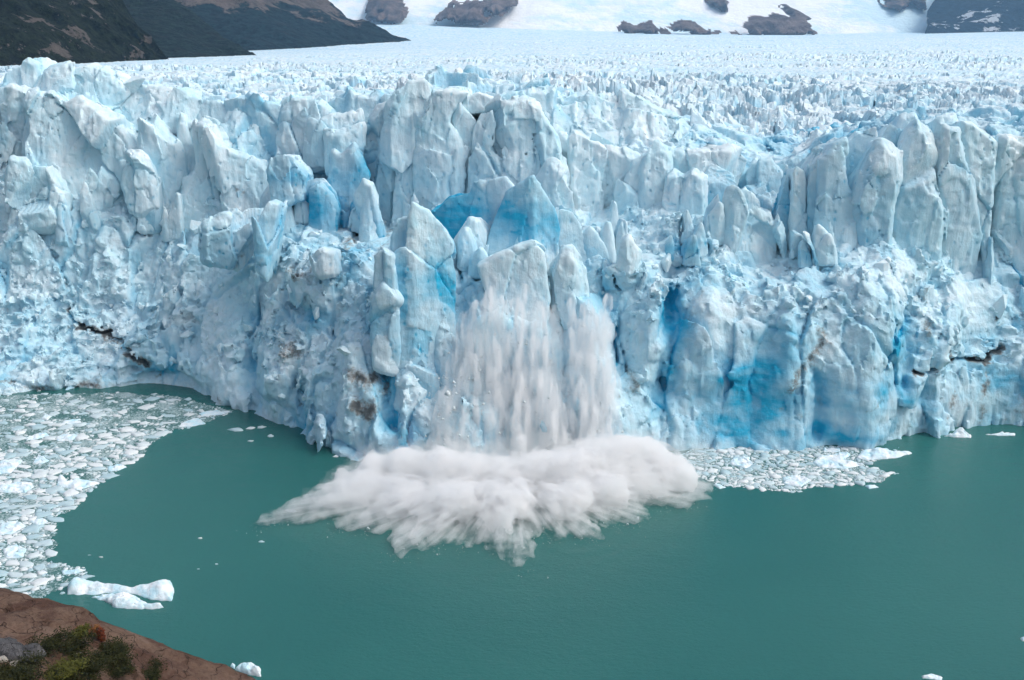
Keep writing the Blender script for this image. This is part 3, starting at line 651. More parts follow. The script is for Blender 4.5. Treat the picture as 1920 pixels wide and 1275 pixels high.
def hill_material(name, forest, rock, snowcol, fz, snow, sc, rocky):
    t = NT(name); p = t.pos(); g = t.n('ShaderNodeNewGeometry'); sx = t.n('ShaderNodeSeparateXYZ'); t.l(g.outputs['Position'], sx.inputs[0])
    n = t.noise(p, 1/sc, 7, .62); n2 = t.noise(p, 4/sc, 6, .72); n3 = t.noise(p, 14/sc, 5, .75)
    fc = t.mix(t.ramp(n3, .38, .66), tuple(c*.55 for c in forest), tuple(c*2.3 for c in forest))
    fc = t.mix(t.math('MULTIPLY', t.ramp(n2, .5, .7), .6), fc, (forest[1]*1.5, forest[1]*1.15, forest[1]*.75))
    rc = t.mix(t.ramp(n2, .35, .7), tuple(c*.7 for c in rock), tuple(c*1.9 for c in rock)); rc = t.mix(t.math('MULTIPLY', t.ramp(n3, .5, .7), .5), rc, tuple(c*.5 for c in rock))
    h = t.math('ADD', t.math('MULTIPLY', t.math('SUBTRACT', sx.outputs[2], fz[0]), 1/fz[1]), t.math('MULTIPLY', t.math('SUBTRACT', t.math('ADD', n, t.math('MULTIPLY', n2, .7)), .85), rocky*2.2))
    c = t.mix(t.ramp(h, .46, .56), fc, rc)
    if snow is not None: c = t.mix(t.ramp(t.math('ADD', n, t.math('MULTIPLY', n2, .5)), snow, snow+.04), c, snowcol)
    hh = t.math('ADD', n2, t.math('MULTIPLY', n3, .7))
    t.bsdf(c, .9, t.bump(hh, 1.0, sc*.22), .1); return t.m
loft('near_hillside', [(-260, 175, 760), (0, 150, 850), (200, 138, 950), (352, 132, 1080)], [(-260, -420, 1500), (90, -150, 1400), (215, -15, 1300), (262, 55, 1220), (300, 95, 1150), (352, 130, 1085)], 150, 120,
     hill_material('near_forest', (0.014, 0.019, 0.009), (0.115, 0.095, 0.080), (.8, .8, .8), (0, 420), None, 110, 1.3), 34, 130, 'dark forested hillside with grey rock patches meeting the ice', seed=1)
loft('middle_hillside', [(150, 150, 1300), (350, 130, 1400), (505, 122, 1500)], [(150, -140, 2000), (235, -25, 1900), (320, -2, 1850), (390, 52, 1750), (450, 92, 1620), (505, 121, 1505)], 120, 90,
     hill_material('middle_forest', (0.012, 0.022, 0.016), (0.07, 0.068, 0.06), (.8, .8, .8), (60, 320), None, 190, .6), 18, 190, 'smooth dark green hillside behind the nearest slope', seed=2)
loft('rocky_mountain', [(300, 135, 1900), (500, 118, 2000), (640, 106, 2150), (838, 93, 2450)], [(240, -160, 3100), (430, -130, 3000), (560, -40, 2900), (622, 8, 2800), (650, 32, 2700), (690, 40, 2640), (740, 62, 2560), (790, 80, 2490), (838, 92, 2455)], 150, 110,
     hill_material('rocky_slope', (0.008, 0.020, 0.020), (0.15, 0.115, 0.095), (.8, .8, .8), (70, 130), None, 260, .55), 30, 240, 'rocky brown mountain spur with dark forested foot', seed=3)
def snow_material():
    t = NT('snow'); p = t.pos(); n = t.noise(t.pos((1, 1, .6)), .0016, 6, .6); n2 = t.noise(p, .012, 6, .65)
    c = t.mix(t.ramp(t.math('ADD', n, t.math('MULTIPLY', n2, .35)), .62, .78), (0.93, 0.93, 0.92), (0.62, 0.80, 0.86))
    t.bsdf(c, .6, t.bump(t.noise(p, .02, 6, .65), .6, 20), .2); return t.m
loft('snow_mountain', [(430, 68, 4200), (700, 62, 4250), (1000, 66, 4250), (1300, 70, 4300), (1700, 69, 4300), (2300, 66, 4200)], [(430, -330, 8200), (800, -300, 8600), (1200, -380, 9000), (1700, -300, 8800), (2300, -320, 8300)], 220, 120,
     snow_material(), 45, 900, 'white snowfields and tributary ice sloping down to the glacier', seed=4)
M_DIST = rock_material('far_rock', (0.09, 0.06, 0.05), (0.24, 0.165, 0.13), (0.04, 0.032, 0.032), .05, False, .8)
def outcrop(poly, Y, label, bulge=45, seed=0):
    """a rock rib standing out of the snow: traced outline, ridged towards the valley"""
    q = np.array([P(a, b, Y+(62-b)*9-150) for a, b in poly]); lo, hi = q.min(0), q.max(0); h = 5.0
    x = np.arange(lo[0]-25, hi[0]+25, h); z = np.arange(lo[2]-25, hi[2]+25, h); A, B = np.meshgrid(x, z, indexing='ij')
    pp = np.stack([A.ravel(), 0*A.ravel(), B.ravel()], -1).astype(np.float32)
    sdv = poly_sd(q[:, [0, 2]], A, B) + (fbm(pp/38+seed, 4)*16).reshape(A.shape) + (np.clip(fbm(pp/60+seed+5, 4)-.12, 0, 1)*90).reshape(A.shape)
    yb = np.interp(B.ravel(), [q[:, 2].min(), q[:, 2].max()], [q[:, 1].min(), q[:, 1].max()]).reshape(A.shape)
    dep = np.where(sdv < 0, bulge*(1-np.exp(sdv/14)), -sdv*2.0)
    rel = (fbm(np.stack([A.ravel()/40, B.ravel()*0, B.ravel()/70], -1).astype(np.float32)+seed, 5, .6, True)*55).reshape(A.shape)
    V = np.stack([A.ravel(), (yb-dep-np.where(sdv < 0, rel+20, 0)).ravel(), B.ravel()], -1)
    I = np.arange(A.size).reshape(A.shape); m = (sdv[:-1, :-1] < 14); Q = np.stack([I[:-1, :-1], I[1:, :-1], I[1:, 1:], I[:-1, 1:]], -1)[m]
    us, inv = np.unique(Q, return_inverse=True)
    tag(mesh_obj('rock_outcrop', V[us], inv.reshape(-1, 4), M_DIST, smooth=False), label, 'rock outcrop', 'rock outcrops in the snow')
outcrop([(686, 32), (690, 15), (700, -10), (735, -12), (745, 10), (765, 20), (745, 38), (700, 37)], 4150, 'grey rock outcrop in the snow just behind the rocky spur', seed=1)
outcrop([(818, 40), (835, 18), (850, 6), (880, 8), (910, -8), (965, -8), (972, 14), (930, 24), (905, 38), (880, 42)], 4150, 'largest dark rock outcrop in the snow, reaching the upper edge', seed=2)
outcrop([(1165, 58), (1175, 50), (1200, 54), (1222, 46), (1245, 52), (1275, 42), (1300, 46), (1330, 52), (1350, 60), (1300, 64), (1220, 62)], 4150, 'long low brown rock outcrop along the foot of the snow', seed=3)
outcrop([(1372, 62), (1380, 54), (1410, 50), (1422, 38), (1450, 34), (1475, 14), (1500, 24), (1530, 44), (1528, 58), (1500, 64), (1420, 64)], 4150, 'humped reddish brown rock outcrop right of the long low one', seed=4)
outcrop([(1648, -6), (1662, 10), (1690, 17), (1708, 4), (1728, 12), (1738, -8)], 4300, 'dark rock ribs in the snow beside the dark blue mountain', seed=6)
outcrop([(1318, -6), (1340, -10), (1362, 4), (1364, 18), (1350, 16), (1335, 8)], 4300, 'small rock patch high in the snow at the upper edge', seed=5)
loft('dark_mountain', [(1733, 64, 4000), (1790, 66, 4000), (1900, 62, 4000), (2150, 58, 3900)], [(1733, 62, 4030), (1740, 42, 4200), (1737, 24, 4350), (1752, 2, 4500), (1790, -60, 4900), (1880, -190, 5600), (2150, -260, 5800)], 130, 90,
     hill_material('dark_slope', (0.008, 0.018, 0.026), (0.022, 0.030, 0.038), (.82, .84, .86), (150, 300), .855, 300, .5), 45, 420, 'dark blue mountain with snow streaks above the far ice', seed=6)
print('mountains', round(time.time()-T0, 1))

# ------------------------------------------------------------------ rock shore under the viewpoint
sx_ = np.linspace(-78, 40, 240); sy_ = np.linspace(8, 106, 220)
SX, SY = np.meshgrid(sx_, sy_, indexing='ij')
_edge = [(-60, 1100), (0, 1109), (60, 1120), (130, 1138), (190, 1165), (250, 1190), (310, 1215), (370, 1236), (430, 1256), (495, 1277), (560, 1300)]
_ey = [97, 96, 95.5, 95, 95, 95.2, 95.5, 96, 96.5, 97, 95]
_ep = np.array([P(a, b, y) for (a, b), y in zip(_edge, _ey)])
_ez = np.interp(SX, _ep[:, 0], _ep[:, 2]); _eyy = np.interp(SX, _ep[:, 0], _ep[:, 1])
_ez = np.where(SX > _ep[-1, 0], _ep[-1, 2]-(SX-_ep[-1, 0])*.5, _ez); _ez = np.where(SX < _ep[0, 0], _ep[0, 2]+(_ep[0, 0]-SX)*.15, _ez)
u = _eyy-SY
SZ = np.where(u > 0, _ez + u*.14 + .010*u*u*0.6, _ez - .10*u*u*1.2 - np.abs(u)*.5)
q3 = np.stack([SX.ravel(), SY.ravel(), 0*SX.ravel()], -1).astype(np.float32)
fl_ = np.clip(1-np.abs(u.ravel())/6, 0, 1)
_w1, _w2, _wr, _wt = worley(np.stack([q3[:, 0]*.16+.10*q3[:, 1], q3[:, 1]*.34, 0*q3[:, 0]+.5], -1).astype(np.float32)+2*fbm(q3*.1, 2)[:, None])
rel = fbm(q3*.09, 4)*1.2*(1-fl_*.8) + fbm(q3*.5, 4)*.30 + ((_wr-.5)*.35+_wt*.8)*(1-fl_*.6) - sstep(.04, 0, _w2-_w1)*.25
SZ = SZ + rel.reshape(SZ.shape)
SZ = np.maximum(SZ, -6)
V = np.stack([SX.ravel(), SY.ravel(), SZ.ravel()], -1); I = np.arange(SX.size).reshape(SX.shape)
Q = np.stack([I[:-1, :-1], I[1:, :-1], I[1:, 1:], I[:-1, 1:]], -1).reshape(-1, 4)
M_SHORE = rock_material('shore_rock', (0.13, 0.068, 0.048), (0.25, 0.160, 0.115), (0.075, 0.042, 0.030), 1.0, True, .5)
tag(mesh_obj('rocky_shore', V, Q, M_SHORE), 'smooth reddish brown bedrock shore with cracks sloping into the lake', kind='structure')
def shore_z(x, y): return bil(np.atleast_1d(x), np.atleast_1d(y), SZ, sx_, sy_)
def on_shore(px, py):
    Ys = np.linspace(104, 40, 700); q = P(np.full(700, px), np.full(700, py), Ys)
    m = q[:, 2] < shore_z(q[:, 0], q[:, 1]); i = 699-int(np.argmax(m[::-1])) if m.any() else 350
    for k in range(699, -1, -1):
        if m[k]: i = k; break
    return q[i]

# boulders and pale stones among the shrubs
def rock_blob(name, px, py, size, label, mat, seed, flat=.7, group=None):
    r = np.random.default_rng(seed); c = on_shore(px, py); h = 1/11
    g = np.arange(-1.5, 1.5+h, h); A, B, C = np.meshgrid(g, g, g, indexing='ij')
    F = np.full(A.shape, -9.0)
    for k in range(16):
        nrm = r.normal(size=3); nrm /= np.linalg.norm(nrm); F = np.maximum(F, A*nrm[0]+B*nrm[1]+C*nrm[2]/flat-r.uniform(.72, 1.05))
    F = F + fbm((np.stack([A.ravel(), B.ravel(), C.ravel()], -1)*2.2+seed).astype(np.float32), 4).reshape(A.shape)*.14
    v, f = surface_nets(F.astype(np.float32), (-1.5, -1.5, -1.5), h)
    o = mesh_obj(name, v*np.array([size, size*.8, size]), f, mat); o.location = c+np.array([0, 0, size*flat*.25]); o.rotation_euler[2] = r.uniform(-.5, .5)
    return tag(o, label, 'boulder' if size > .8 else 'stone', group)
M_GREY = rock_material('grey_rock', (0.085, 0.085, 0.092), (0.15, 0.145, 0.15), (0.06, 0.058, 0.06), 2.0, True, .5)
M_PALE = rock_material('pale_stone', (0.42, 0.36, 0.29), (0.50, 0.44, 0.37), (0.33, 0.28, 0.23), 3.0, False, .4)
rock_blob('boulder', 18, 1232, 1.8, 'large dark grey boulder left of the shrubs on the brown shore', M_GREY, 3)
rock_blob('boulder', 45, 1236, 1.1, 'smaller lighter grey boulder leaning against the large dark boulder', M_GREY, 4, .9)
rock_blob('boulder', 5, 1212, 1.2, 'flat dark boulder on top of the shore at the picture edge', M_GREY, 6, .5)
rock_blob('stone', 25, 1247, .55, 'pale angular stone below the grey boulders', M_PALE, 8, .9)
rock_blob('stone', 2, 1240, .40, 'small pale stone at the picture edge beside the boulder', M_PALE, 9, .8)
rock_blob('stone', 140, 1228, .5, 'flat pale stone showing between the green shrubs', M_PALE, 10, .4)

# shrubs: twisted stem, limbs and layered sprays of small leaves
def leaf_mat(name, a, b):
    t = NT(name); oi = t.n('ShaderNodeObjectInfo'); p = t.pos()
    c = t.mix(t.ramp(t.noise(p, 1.6, 3, .6), .3, .7), a, b)
    x = t.bsdf(c, .65, None, .25); x.inputs['Subsurface Weight'].default_value = 0; return t.m
M_LEAF = [leaf_mat('shrub_leaves', (0.008, 0.013, 0.003), (0.040, 0.040, 0.006)), leaf_mat('yellow_leaves', (0.06, 0.065, 0.010), (0.11, 0.11, 0.02)),
          leaf_mat('orange_leaves', (0.16, 0.055, 0.015), (0.26, 0.11, 0.03)), leaf_mat('red_leaves', (0.14, 0.03, 0.012), (0.20, 0.05, 0.02))]
M_STEM = rock_material('bark', (0.10, 0.085, 0.075), (0.15, 0.13, 0.115), (0.07, 0.06, 0.05), 4.0, False, .4)
def tube(pts, r0, r1, n=6):
    V, F = [], []
    for i, q in enumerate(pts):
        rr = r0+(r1-r0)*i/(len(pts)-1)
        for k in range(n):
            a = 2*math.pi*k/n; V.append((q[0]+rr*math.cos(a), q[1]+rr*math.sin(a), q[2]))
    for i in range(len(pts)-1):
        for k in range(n): F.append((i*n+k, i*n+(k+1) % n, (i+1)*n+(k+1) % n, (i+1)*n+k))
    return V, F
def shrub(px, py, wpx, hgt, label, kind, seed, dens=1.0):
    r = np.random.default_rng(seed); c = on_shore(px, py); wpx = wpx*1.3; hgt = hgt*1.15; rad = wpx*np.linalg.norm(c-[0, 0, CAMZ])/1844
    root = empty('shrub', c-np.array([0, 0, .15])); tag(root, label, 'shrub', 'shrubs on the brown shore')
    sv, sf, tips = [], [], []
    for b in range(r.integers(5, 9)):
        a = r.uniform(0, 6.28); rr = rad*r.uniform(.35, 1.0); hh = hgt*r.uniform(.45, 1.0)*(1.15-.45*rr/rad)
        k = np.linspace(0, 1, 6)[:, None]; e = np.array([math.cos(a)*rr, math.sin(a)*rr, hh])
        pts = e*np.concatenate([k**1.4, k**1.4, k**.7], 1)+r.normal(0, .05, (6, 3))*rad*.5
        v, f = tube(pts, .055, .015); n0 = len(sv); sv += v; sf += [tuple(n0+i for i in q) for q in f]
        for t_ in (3, 4, 5): tips.append(pts[t_])
    mesh_obj('stem', sv, sf, M_STEM, root)
    lv, lf = [], []
    for tp in tips:
        for _ in range(2):
            cc = tp+r.normal(0, .22, 3)*[rad*.6, rad*.6, .25]; sr = rad*r.uniform(.22, .45)
            for _ in range(int(85*dens)):
                q = cc+np.array([r.normal()*sr*.6, r.normal()*sr*.6, r.normal()*.10*hgt])
                d1 = r.normal(size=3); d1[2] *= .35; d1 /= np.linalg.norm(d1); d2 = np.cross(d1, r.normal(size=3)*[.4, .4, 1]); d2 /= np.linalg.norm(d2)+1e-6
                L = r.uniform(.07, .15); n0 = len(lv)
                lv += [q-d1*L, q+d2*L*.5, q+d1*L, q-d2*L*.5]; lf.append((n0, n0+1, n0+2, n0+3))
    mesh_obj('foliage', np.array(lv), np.array(lf, np.int32), M_LEAF[kind], root, smooth=False)
for k, a in enumerate([
    (92, 1222, 24, 2.4, 'tall layered green shrub right of the grey boulder', 0), (150, 1232, 26, 1.8, 'dark green shrub in the middle of the shore thicket', 0),
    (205, 1236, 26, 1.7, 'dense dark green shrub at the right end of the upper thicket row', 0), (228, 1222, 12, .8, 'small low green shrub at the rock step right of the thicket', 0),
    (150, 1195, 11, 1.2, 'small yellow green shrub highest on the bare rock', 1), (168, 1192, 12, 1.5, 'thin orange shrub beside the small yellow green one', 2), (190, 1203, 5, 1.5, 'narrow dark red shrub right of the orange one', 3),
    (40, 1268, 34, 1.4, 'broad olive shrub below the pale stone at the lower edge', 0), (100, 1264, 28, 1.3, 'olive brown low shrub under the tall layered one', 1), (165, 1262, 28, 1.6, 'wide dark shrub at the lower edge below the thicket', 0),
    (222, 1262, 22, 1.5, 'dark green shrub at the lower edge beside the bare slabs', 0), (292, 1272, 20, 1.3, 'rounded green shrub farthest along the rock slope', 0), (5, 1280, 30, 1.3, 'dark olive shrub in the lower corner', 0), (130, 1284, 30, 1.2, 'low shrub half cut off by the lower edge', 0)]):
    shrub(*a, 300+k, .5 if a[5] in (2, 3) else 1.0)
print('shore', round(time.time()-T0, 1))

# ------------------------------------------------------------------ icebergs and larger floes with traced outlines
def berg(name, poly, hgt, label, cat, seed, group=None, mat=None, k=1.2, z0=0.0, fins=()):
    q = np.array([W(a, b)[:2] for a, b in poly]); c = q.mean(0); q = q-c
    sz = float(np.ptp(q, axis=0).max()); h = max(.09, sz/70)
    x = np.arange(q[:, 0].min()-.4, q[:, 0].max()+.4, h); y = np.arange(q[:, 1].min()-.4, q[:, 1].max()+.4, h); z = np.arange(-.45, hgt*1.9+.3, h*.8)
    S, T = np.meshgrid(x, y, indexing='ij'); s2 = poly_sd(q, S, T)
    p = np.stack([S.ravel()+c[0], T.ravel()+c[1], 0*S.ravel()], -1).astype(np.float32)
    H = hgt*(1-np.exp(s2*k*1.6/hgt))*(.85+.8*fbm(p*1.6/max(1, sz/4)+seed, 4).reshape(S.shape))
    for fx, fy, fr, fh in fins:
        w_ = W(fx, fy)[:2]-c; H = H+fh*np.exp(-((S-w_[0])**2+(T-w_[1])**2)/(fr*fr))*(s2 < 0)
    F = np.maximum(s2[:, :, None], z[None, None, :]-H[:, :, None])
    pp = np.stack(np.meshgrid(x+c[0], y+c[1], z, indexing='ij'), -1).reshape(-1, 3).astype(np.float32)
    F = (F + ((fbm(pp*1.3, 3)*.2+worley(pp*.6+seed)[3]*.16)*min(1, sz/5)).reshape(F.shape)).astype(np.float32)
    F[:, :, 0] = 1
    v, f = surface_nets(F, (x[0], y[0], z[0]), 1.0) if False else surface_nets(F, (0, 0, 0), 1.0)
    v = v*np.array([h, h, h*.8])+np.array([x[0], y[0], z[0]])
    o = mesh_obj(name, v, f, mat or M_BERG, None, True, {'tint': np.full(len(v), rng.random())}, 28); o.location = (c[0], c[1], z0)
    return tag(o, label, cat, group)
berg('iceberg', [(125, 1115), (128, 1101), (143, 1087), (175, 1092), (216, 1098), (248, 1104), (289, 1094), (321, 1092), (327, 1106), (322, 1128), (280, 1124), (254, 1114), (204, 1112), (175, 1116), (152, 1116)], 1.1, 'long white iceberg with raised ends floating off the brown shore', 'iceberg', 1, 'icebergs near the shore', k=.9, fins=((143, 1104, 1.0, .8), (308, 1108, 1.6, .7)))
berg('iceberg', [(172, 1120), (195, 1115), (233, 1115), (254, 1119), (280, 1133), (303, 1133), (308, 1139), (297, 1143), (262, 1142), (216, 1140), (198, 1129)], .8, 'smaller humped iceberg lying against the near side of the long one', 'iceberg', 2, 'icebergs near the shore', k=1.2, fins=((225, 1126, 1.3, .5),))
berg('ice_chunk', [(440, 1256), (452, 1247), (478, 1248), (490, 1256), (490, 1270), (470, 1266)], .75, 'rounded white ice chunk stranded at the tip of the brown shore', 'ice chunk', 3, k=2)
berg('ice_chunk', [(431, 1250), (436, 1243), (442, 1248), (440, 1255)], .35, 'small ice lump beside the stranded white chunk', 'ice chunk', 4, k=2)
berg('iceberg', [(1769, 818), (1785, 813), (1803, 808), (1810, 813), (1822, 818), (1820, 821), (1790, 820)], .9, 'small peaked white iceberg below the right end of the ice cliff', 'iceberg', 5, fins=((1800, 814, .9, .7),))
berg('ice_floe', [(1848, 815), (1868, 813), (1885, 812), (1906, 813), (1903, 817), (1870, 817)], .3, 'thin flat floe near the picture edge below the cliff', 'ice floe', 6)
berg('ice_floe', [(1728, 1268), (1745, 1264), (1768, 1270), (1766, 1276), (1730, 1272)], .35, 'lone white floe at the lower edge of the open water', 'ice floe', 7)
berg('ice_floe', [(1912, 1197), (1924, 1193), (1930, 1201), (1918, 1203)], .3, 'lone white floe cut by the picture edge in open water', 'ice floe', 8)
BIG_L = [([(106, 911), (110, 893), (130, 904), (144, 898), (188, 906), (165, 914), (144, 920)], .45, 'large pointed white floe with an upright fin at the edge of the pack', ((116, 900, .7, .7),)),
 ([(-8, 924), (0, 911), (32, 905), (60, 905), (65, 915), (47, 924)], .4, 'large smooth white floe at the picture edge below the middle of the pack', ()),
 ([(-8, 890), (0, 866), (29, 860), (43, 864), (30, 878), (20, 888)], .4, 'large bluish floe at the picture edge above the smooth white one', ()),
 ([(-8, 1003), (0, 985), (35, 975), (49, 987), (20, 1003)], .35, 'broad pale floe at the picture edge in the lower pack', ()),
 ([(105, 820), (125, 815), (148, 815), (137, 826), (108, 828)], .35, 'flat white floe in the upper middle of the pack', ()),
 ([(46, 822), (70, 813), (87, 812), (92, 817), (70, 824), (50, 826)], .3, 'long narrow floe left of the flat white one', ()),
 ([(76, 785), (85, 778), (99, 780), (88, 789)], .35, 'bright small floe alone among fine brash near the ice wall', ()),
 ([(112, 794), (126, 788), (152, 786), (152, 794), (130, 796)], .3, 'grey streaked floe right of the bright small one', ()),
 ([(62, 868), (72, 852), (92, 864), (80, 870)], .5, 'wedge shaped floe standing up in the middle of the pack', ()),
 ([(56, 978), (80, 972), (92, 978), (72, 986)], .3, 'whitish oval floe beside the broad pale one', ()),
 ([(340, 793), (372, 783), (386, 795), (360, 800), (335, 801)], .3, 'long white floe at the upper edge of the pack near open water', ()),
 ([(370, 776), (400, 770), (432, 772), (415, 778), (380, 781)], .3, 'thin white floe at the tip of the pack by the ice wall', ()),
 ([(200, 876), (225, 870), (238, 876), (222, 883), (204, 884)], .3, 'white floe on the diagonal edge of the pack', ()),
 ([(5, 1030), (30, 1020), (50, 1030), (45, 1045), (12, 1048)], .3, 'mottled bluish floe in the lower pack', ()),
 ([(115, 1071), (150, 1066), (160, 1070), (140, 1077), (118, 1078)], .3, 'narrow floe at the lower tip of the pack above the iceberg', ())]
BIG_R = [([(1523, 868), (1534, 857), (1590, 848), (1596, 854), (1580, 862), (1622, 872), (1587, 879), (1541, 878)], .45, 'large white hooked floe in the drift ice under the blue cliff', ()),
 ([(1605, 860), (1615, 846), (1661, 841), (1675, 848), (1704, 846), (1711, 850), (1682, 859), (1629, 863)], .5, 'long white floe pointing to open water under the blue cliff', ((1650, 849, 1.2, .5),)),
 ([(1364, 870), (1375, 858), (1406, 857), (1413, 873), (1396, 879)], .4, 'pale bluish floe nearest the splash in the drift ice', ()),
 ([(1467, 896), (1485, 892), (1509, 894), (1520, 902), (1502, 914), (1470, 908)], .35, 'broad white floe at the near edge of the drift ice', ()),
 ([(1544, 841), (1575, 841), (1576, 848), (1544, 848)], .3, 'small tabular floe against the foot of the blue cliff', ()),
 ([(1335, 909), (1350, 908), (1362, 914), (1350, 917)], .25, 'separate small floe at the near corner of the drift ice', ()),
 ([(1621, 911), (1640, 909), (1648, 914), (1630, 917)], .25, 'separate oval floe off the outer edge of the drift ice', ())]
for k, (po, hg, lb, fn) in enumerate(BIG_L): berg('ice_floe', po, hg, lb, 'ice floe', 20+k, 'floes in the pack along the shore side', M_BERG, fins=fn)
for k, (po, hg, lb, fn) in enumerate(BIG_R): berg('ice_floe', po, hg, lb, 'ice floe', 50+k, 'floes in the drift ice under the blue cliff', M_BERG, fins=fn)
def floe_geo(r, n=None):
    n = n or int(r.integers(6, 11)); a = (np.arange(n)+r.uniform(-.45, .45, n))*2*math.pi/n
    rr = r.uniform(.55, 1.2, n); asp = r.uniform(.4, .95); c = np.stack([np.cos(a)*rr, np.sin(a)*rr*asp], -1)
    sh = r.uniform(-.15, .15, 2); tl = r.uniform(-.12, .12, 2); ht = r.uniform(.08, .30)
    c2 = c*r.uniform(.55, .9, (n, 1))+sh
    V = np.concatenate([np.c_[c*1.02, np.full(n, -.25)], np.c_[c, np.full(n, .03)+r.uniform(0, .06, n)], np.c_[c2, ht+r.uniform(-.3, .5, n)*ht+c2@tl]], 0)
    F = [(i, (i+1) % n, n+(i+1) % n, n+i) for i in range(n)]+[(n+i, n+(i+1) % n, 2*n+(i+1) % n, 2*n+i) for i in range(n)]
    V = np.r_[V, [[*c2.mean(0), ht*r.uniform(.6, 1.3)]]]; F += [(2*n+i, 2*n+(i+1) % n, 3*n) for i in range(n)]
    return V, F
def scatter(poly, bigs, nmax, rmin, rmax, seed, alpha=1.5, thin_far=False):
    r = np.random.default_rng(seed); q = np.array([W(a, b)[:2] for a, b in poly]); lo, hi = q.min(0), q.max(0)
    bq = [np.array([W(a, b)[:2] for a, b in po]) for po, *_ in bigs]
    rad = np.sort(np.clip(rmin*(1-r.random(nmax))**(-1/alpha), rmin, rmax))[::-1]
    out = []; cells = {}; cs = rmax*2
    C = r.uniform(lo, hi, (nmax*26, 2)); sdv = poly_sd(q, C[:, 0], C[:, 1]) + .8*vnoise(np.c_[C*.5, np.full(len(C), .5)].astype(np.float32))
    bd = np.full(len(C), 99.0)
    for b in bq: bd = np.minimum(bd, poly_sd(b, C[:, 0], C[:, 1]))
    ok0 = (sdv < -.1) & (r.random(len(C)) < np.interp(C[:, 1], [150, 168, 180], [1, .8, .30])); C = C[ok0].tolist(); bd = bd[ok0].tolist(); it = 0
    for rd in rad:
        for _ in range(6):
            if it >= len(C): break
            c = C[it]; b_ = bd[it]; it += 1
            if b_ < rd*.6: continue
            ix, iy = int(c[0]//cs), int(c[1]//cs); ok = True
            for dx in (-1, 0, 1):
                for dy in (-1, 0, 1):
                    for (ex, ey, er) in cells.get((ix+dx, iy+dy), ()):
                        if (ex-c[0])**2+(ey-c[1])**2 < ((er+rd)*.66)**2: ok = False; break
                    if not ok: break
                if not ok: break
            if ok:
                cells.setdefault((ix, iy), []).append((c[0], c[1], rd)); out.append((c[0], c[1], rd)); break
    thin = np.random.default_rng(seed+50)
    return [o_ for o_ in out if thin.random() < np.interp(o_[1]+3*float(vnoise(np.array([[o_[0]*.15, o_[1]*.15, .5]], np.float32))[0]), [140, 165, 186], [.88, .72, .42])] if thin_far else out
LEFT = [(-60, 744), (100, 738), (240, 735), (330, 743), (440, 770), (385, 797), (330, 807), (285, 832), (265, 858), (225, 882), (190, 908), (165, 928), (150, 947), (110, 968), (105, 992), (112, 1020), (88, 1050), (155, 1068), (162, 1084), (112, 1110), (70, 1128), (-60, 1128)]
RIGHT = [(1240, 875), (1300, 838), (1420, 838), (1600, 836), (1690, 846), (1625, 872), (1685, 888), (1650, 906), (1560, 911), (1480, 924), (1370, 914), (1310, 896)]
fm = [floe_geo(np.random.default_rng(900+k)) for k in range(16)]
fme = []
for V_, F_ in fm:
    o = mesh_obj('ice_floe', V_, F_, M_FLOE, None, False, {'tint': np.zeros(len(V_))}); fme.append(o.data); bpy.data.objects.remove(o)
def put_floes(lst, nind, label, group, stuffname, stufflabel, seed):
    r = np.random.default_rng(seed); lst = sorted(lst, key=lambda t: -t[2])
    for x, y, rd in lst[:nind]:
        o = bpy.data.objects.new('ice_floe', fme[r.integers(16)]); COL.objects.link(o); o.location = (x, y, r.uniform(-.04, .04)); o.rotation_euler = (0, 0, r.uniform(-.5, .5)+(math.pi if r.random() < .5 else 0)); zs = min(1.0, rd*1.1)
        o.scale = (rd, rd, zs); tag(o, label, 'ice floe', group)
    VV, FF, TT = [], [], []; n0 = 0
    for x, y, rd in lst[nind:]:
        V_, F_ = fm[r.integers(16)]; a = r.uniform(0, 6.28); ca, sa = math.cos(a), math.sin(a)
        q = V_*[rd, rd, min(.6, rd*1.1)]; q = np.stack([q[:, 0]*ca-q[:, 1]*sa+x, q[:, 0]*sa+q[:, 1]*ca+y, q[:, 2]+r.uniform(-.04, .02)], -1)
        VV.append(q); TT += [r.random()]*len(q); FF += [tuple(n0+i for i in f) for f in F_]; n0 += len(q)
    tag(mesh_obj(stuffname, np.concatenate(VV), FF, M_FLOE, None, False, {'tint': TT}), stufflabel, kind='stuff')
fl = scatter(LEFT, BIG_L, 19000, .10, 1.5, 1, alpha=1.7, thin_far=True)
print('floes', len(fl), round(time.time()-T0, 1))
put_floes(fl, 230, 'small white floe packed among the drift ice by the brown shore', 'small floes in the shore side pack', 'brash_ice', 'fine broken brash ice filling the shore side pack', 2)
fr = scatter(RIGHT, BIG_R, 6500, .09, 1.1, 3, alpha=1.75)
put_floes(fr, 70, 'small white floe packed in the drift ice under the blue cliff', 'small floes under the blue cliff', 'brash_ice', 'fine broken brash ice under the blue cliff', 4)
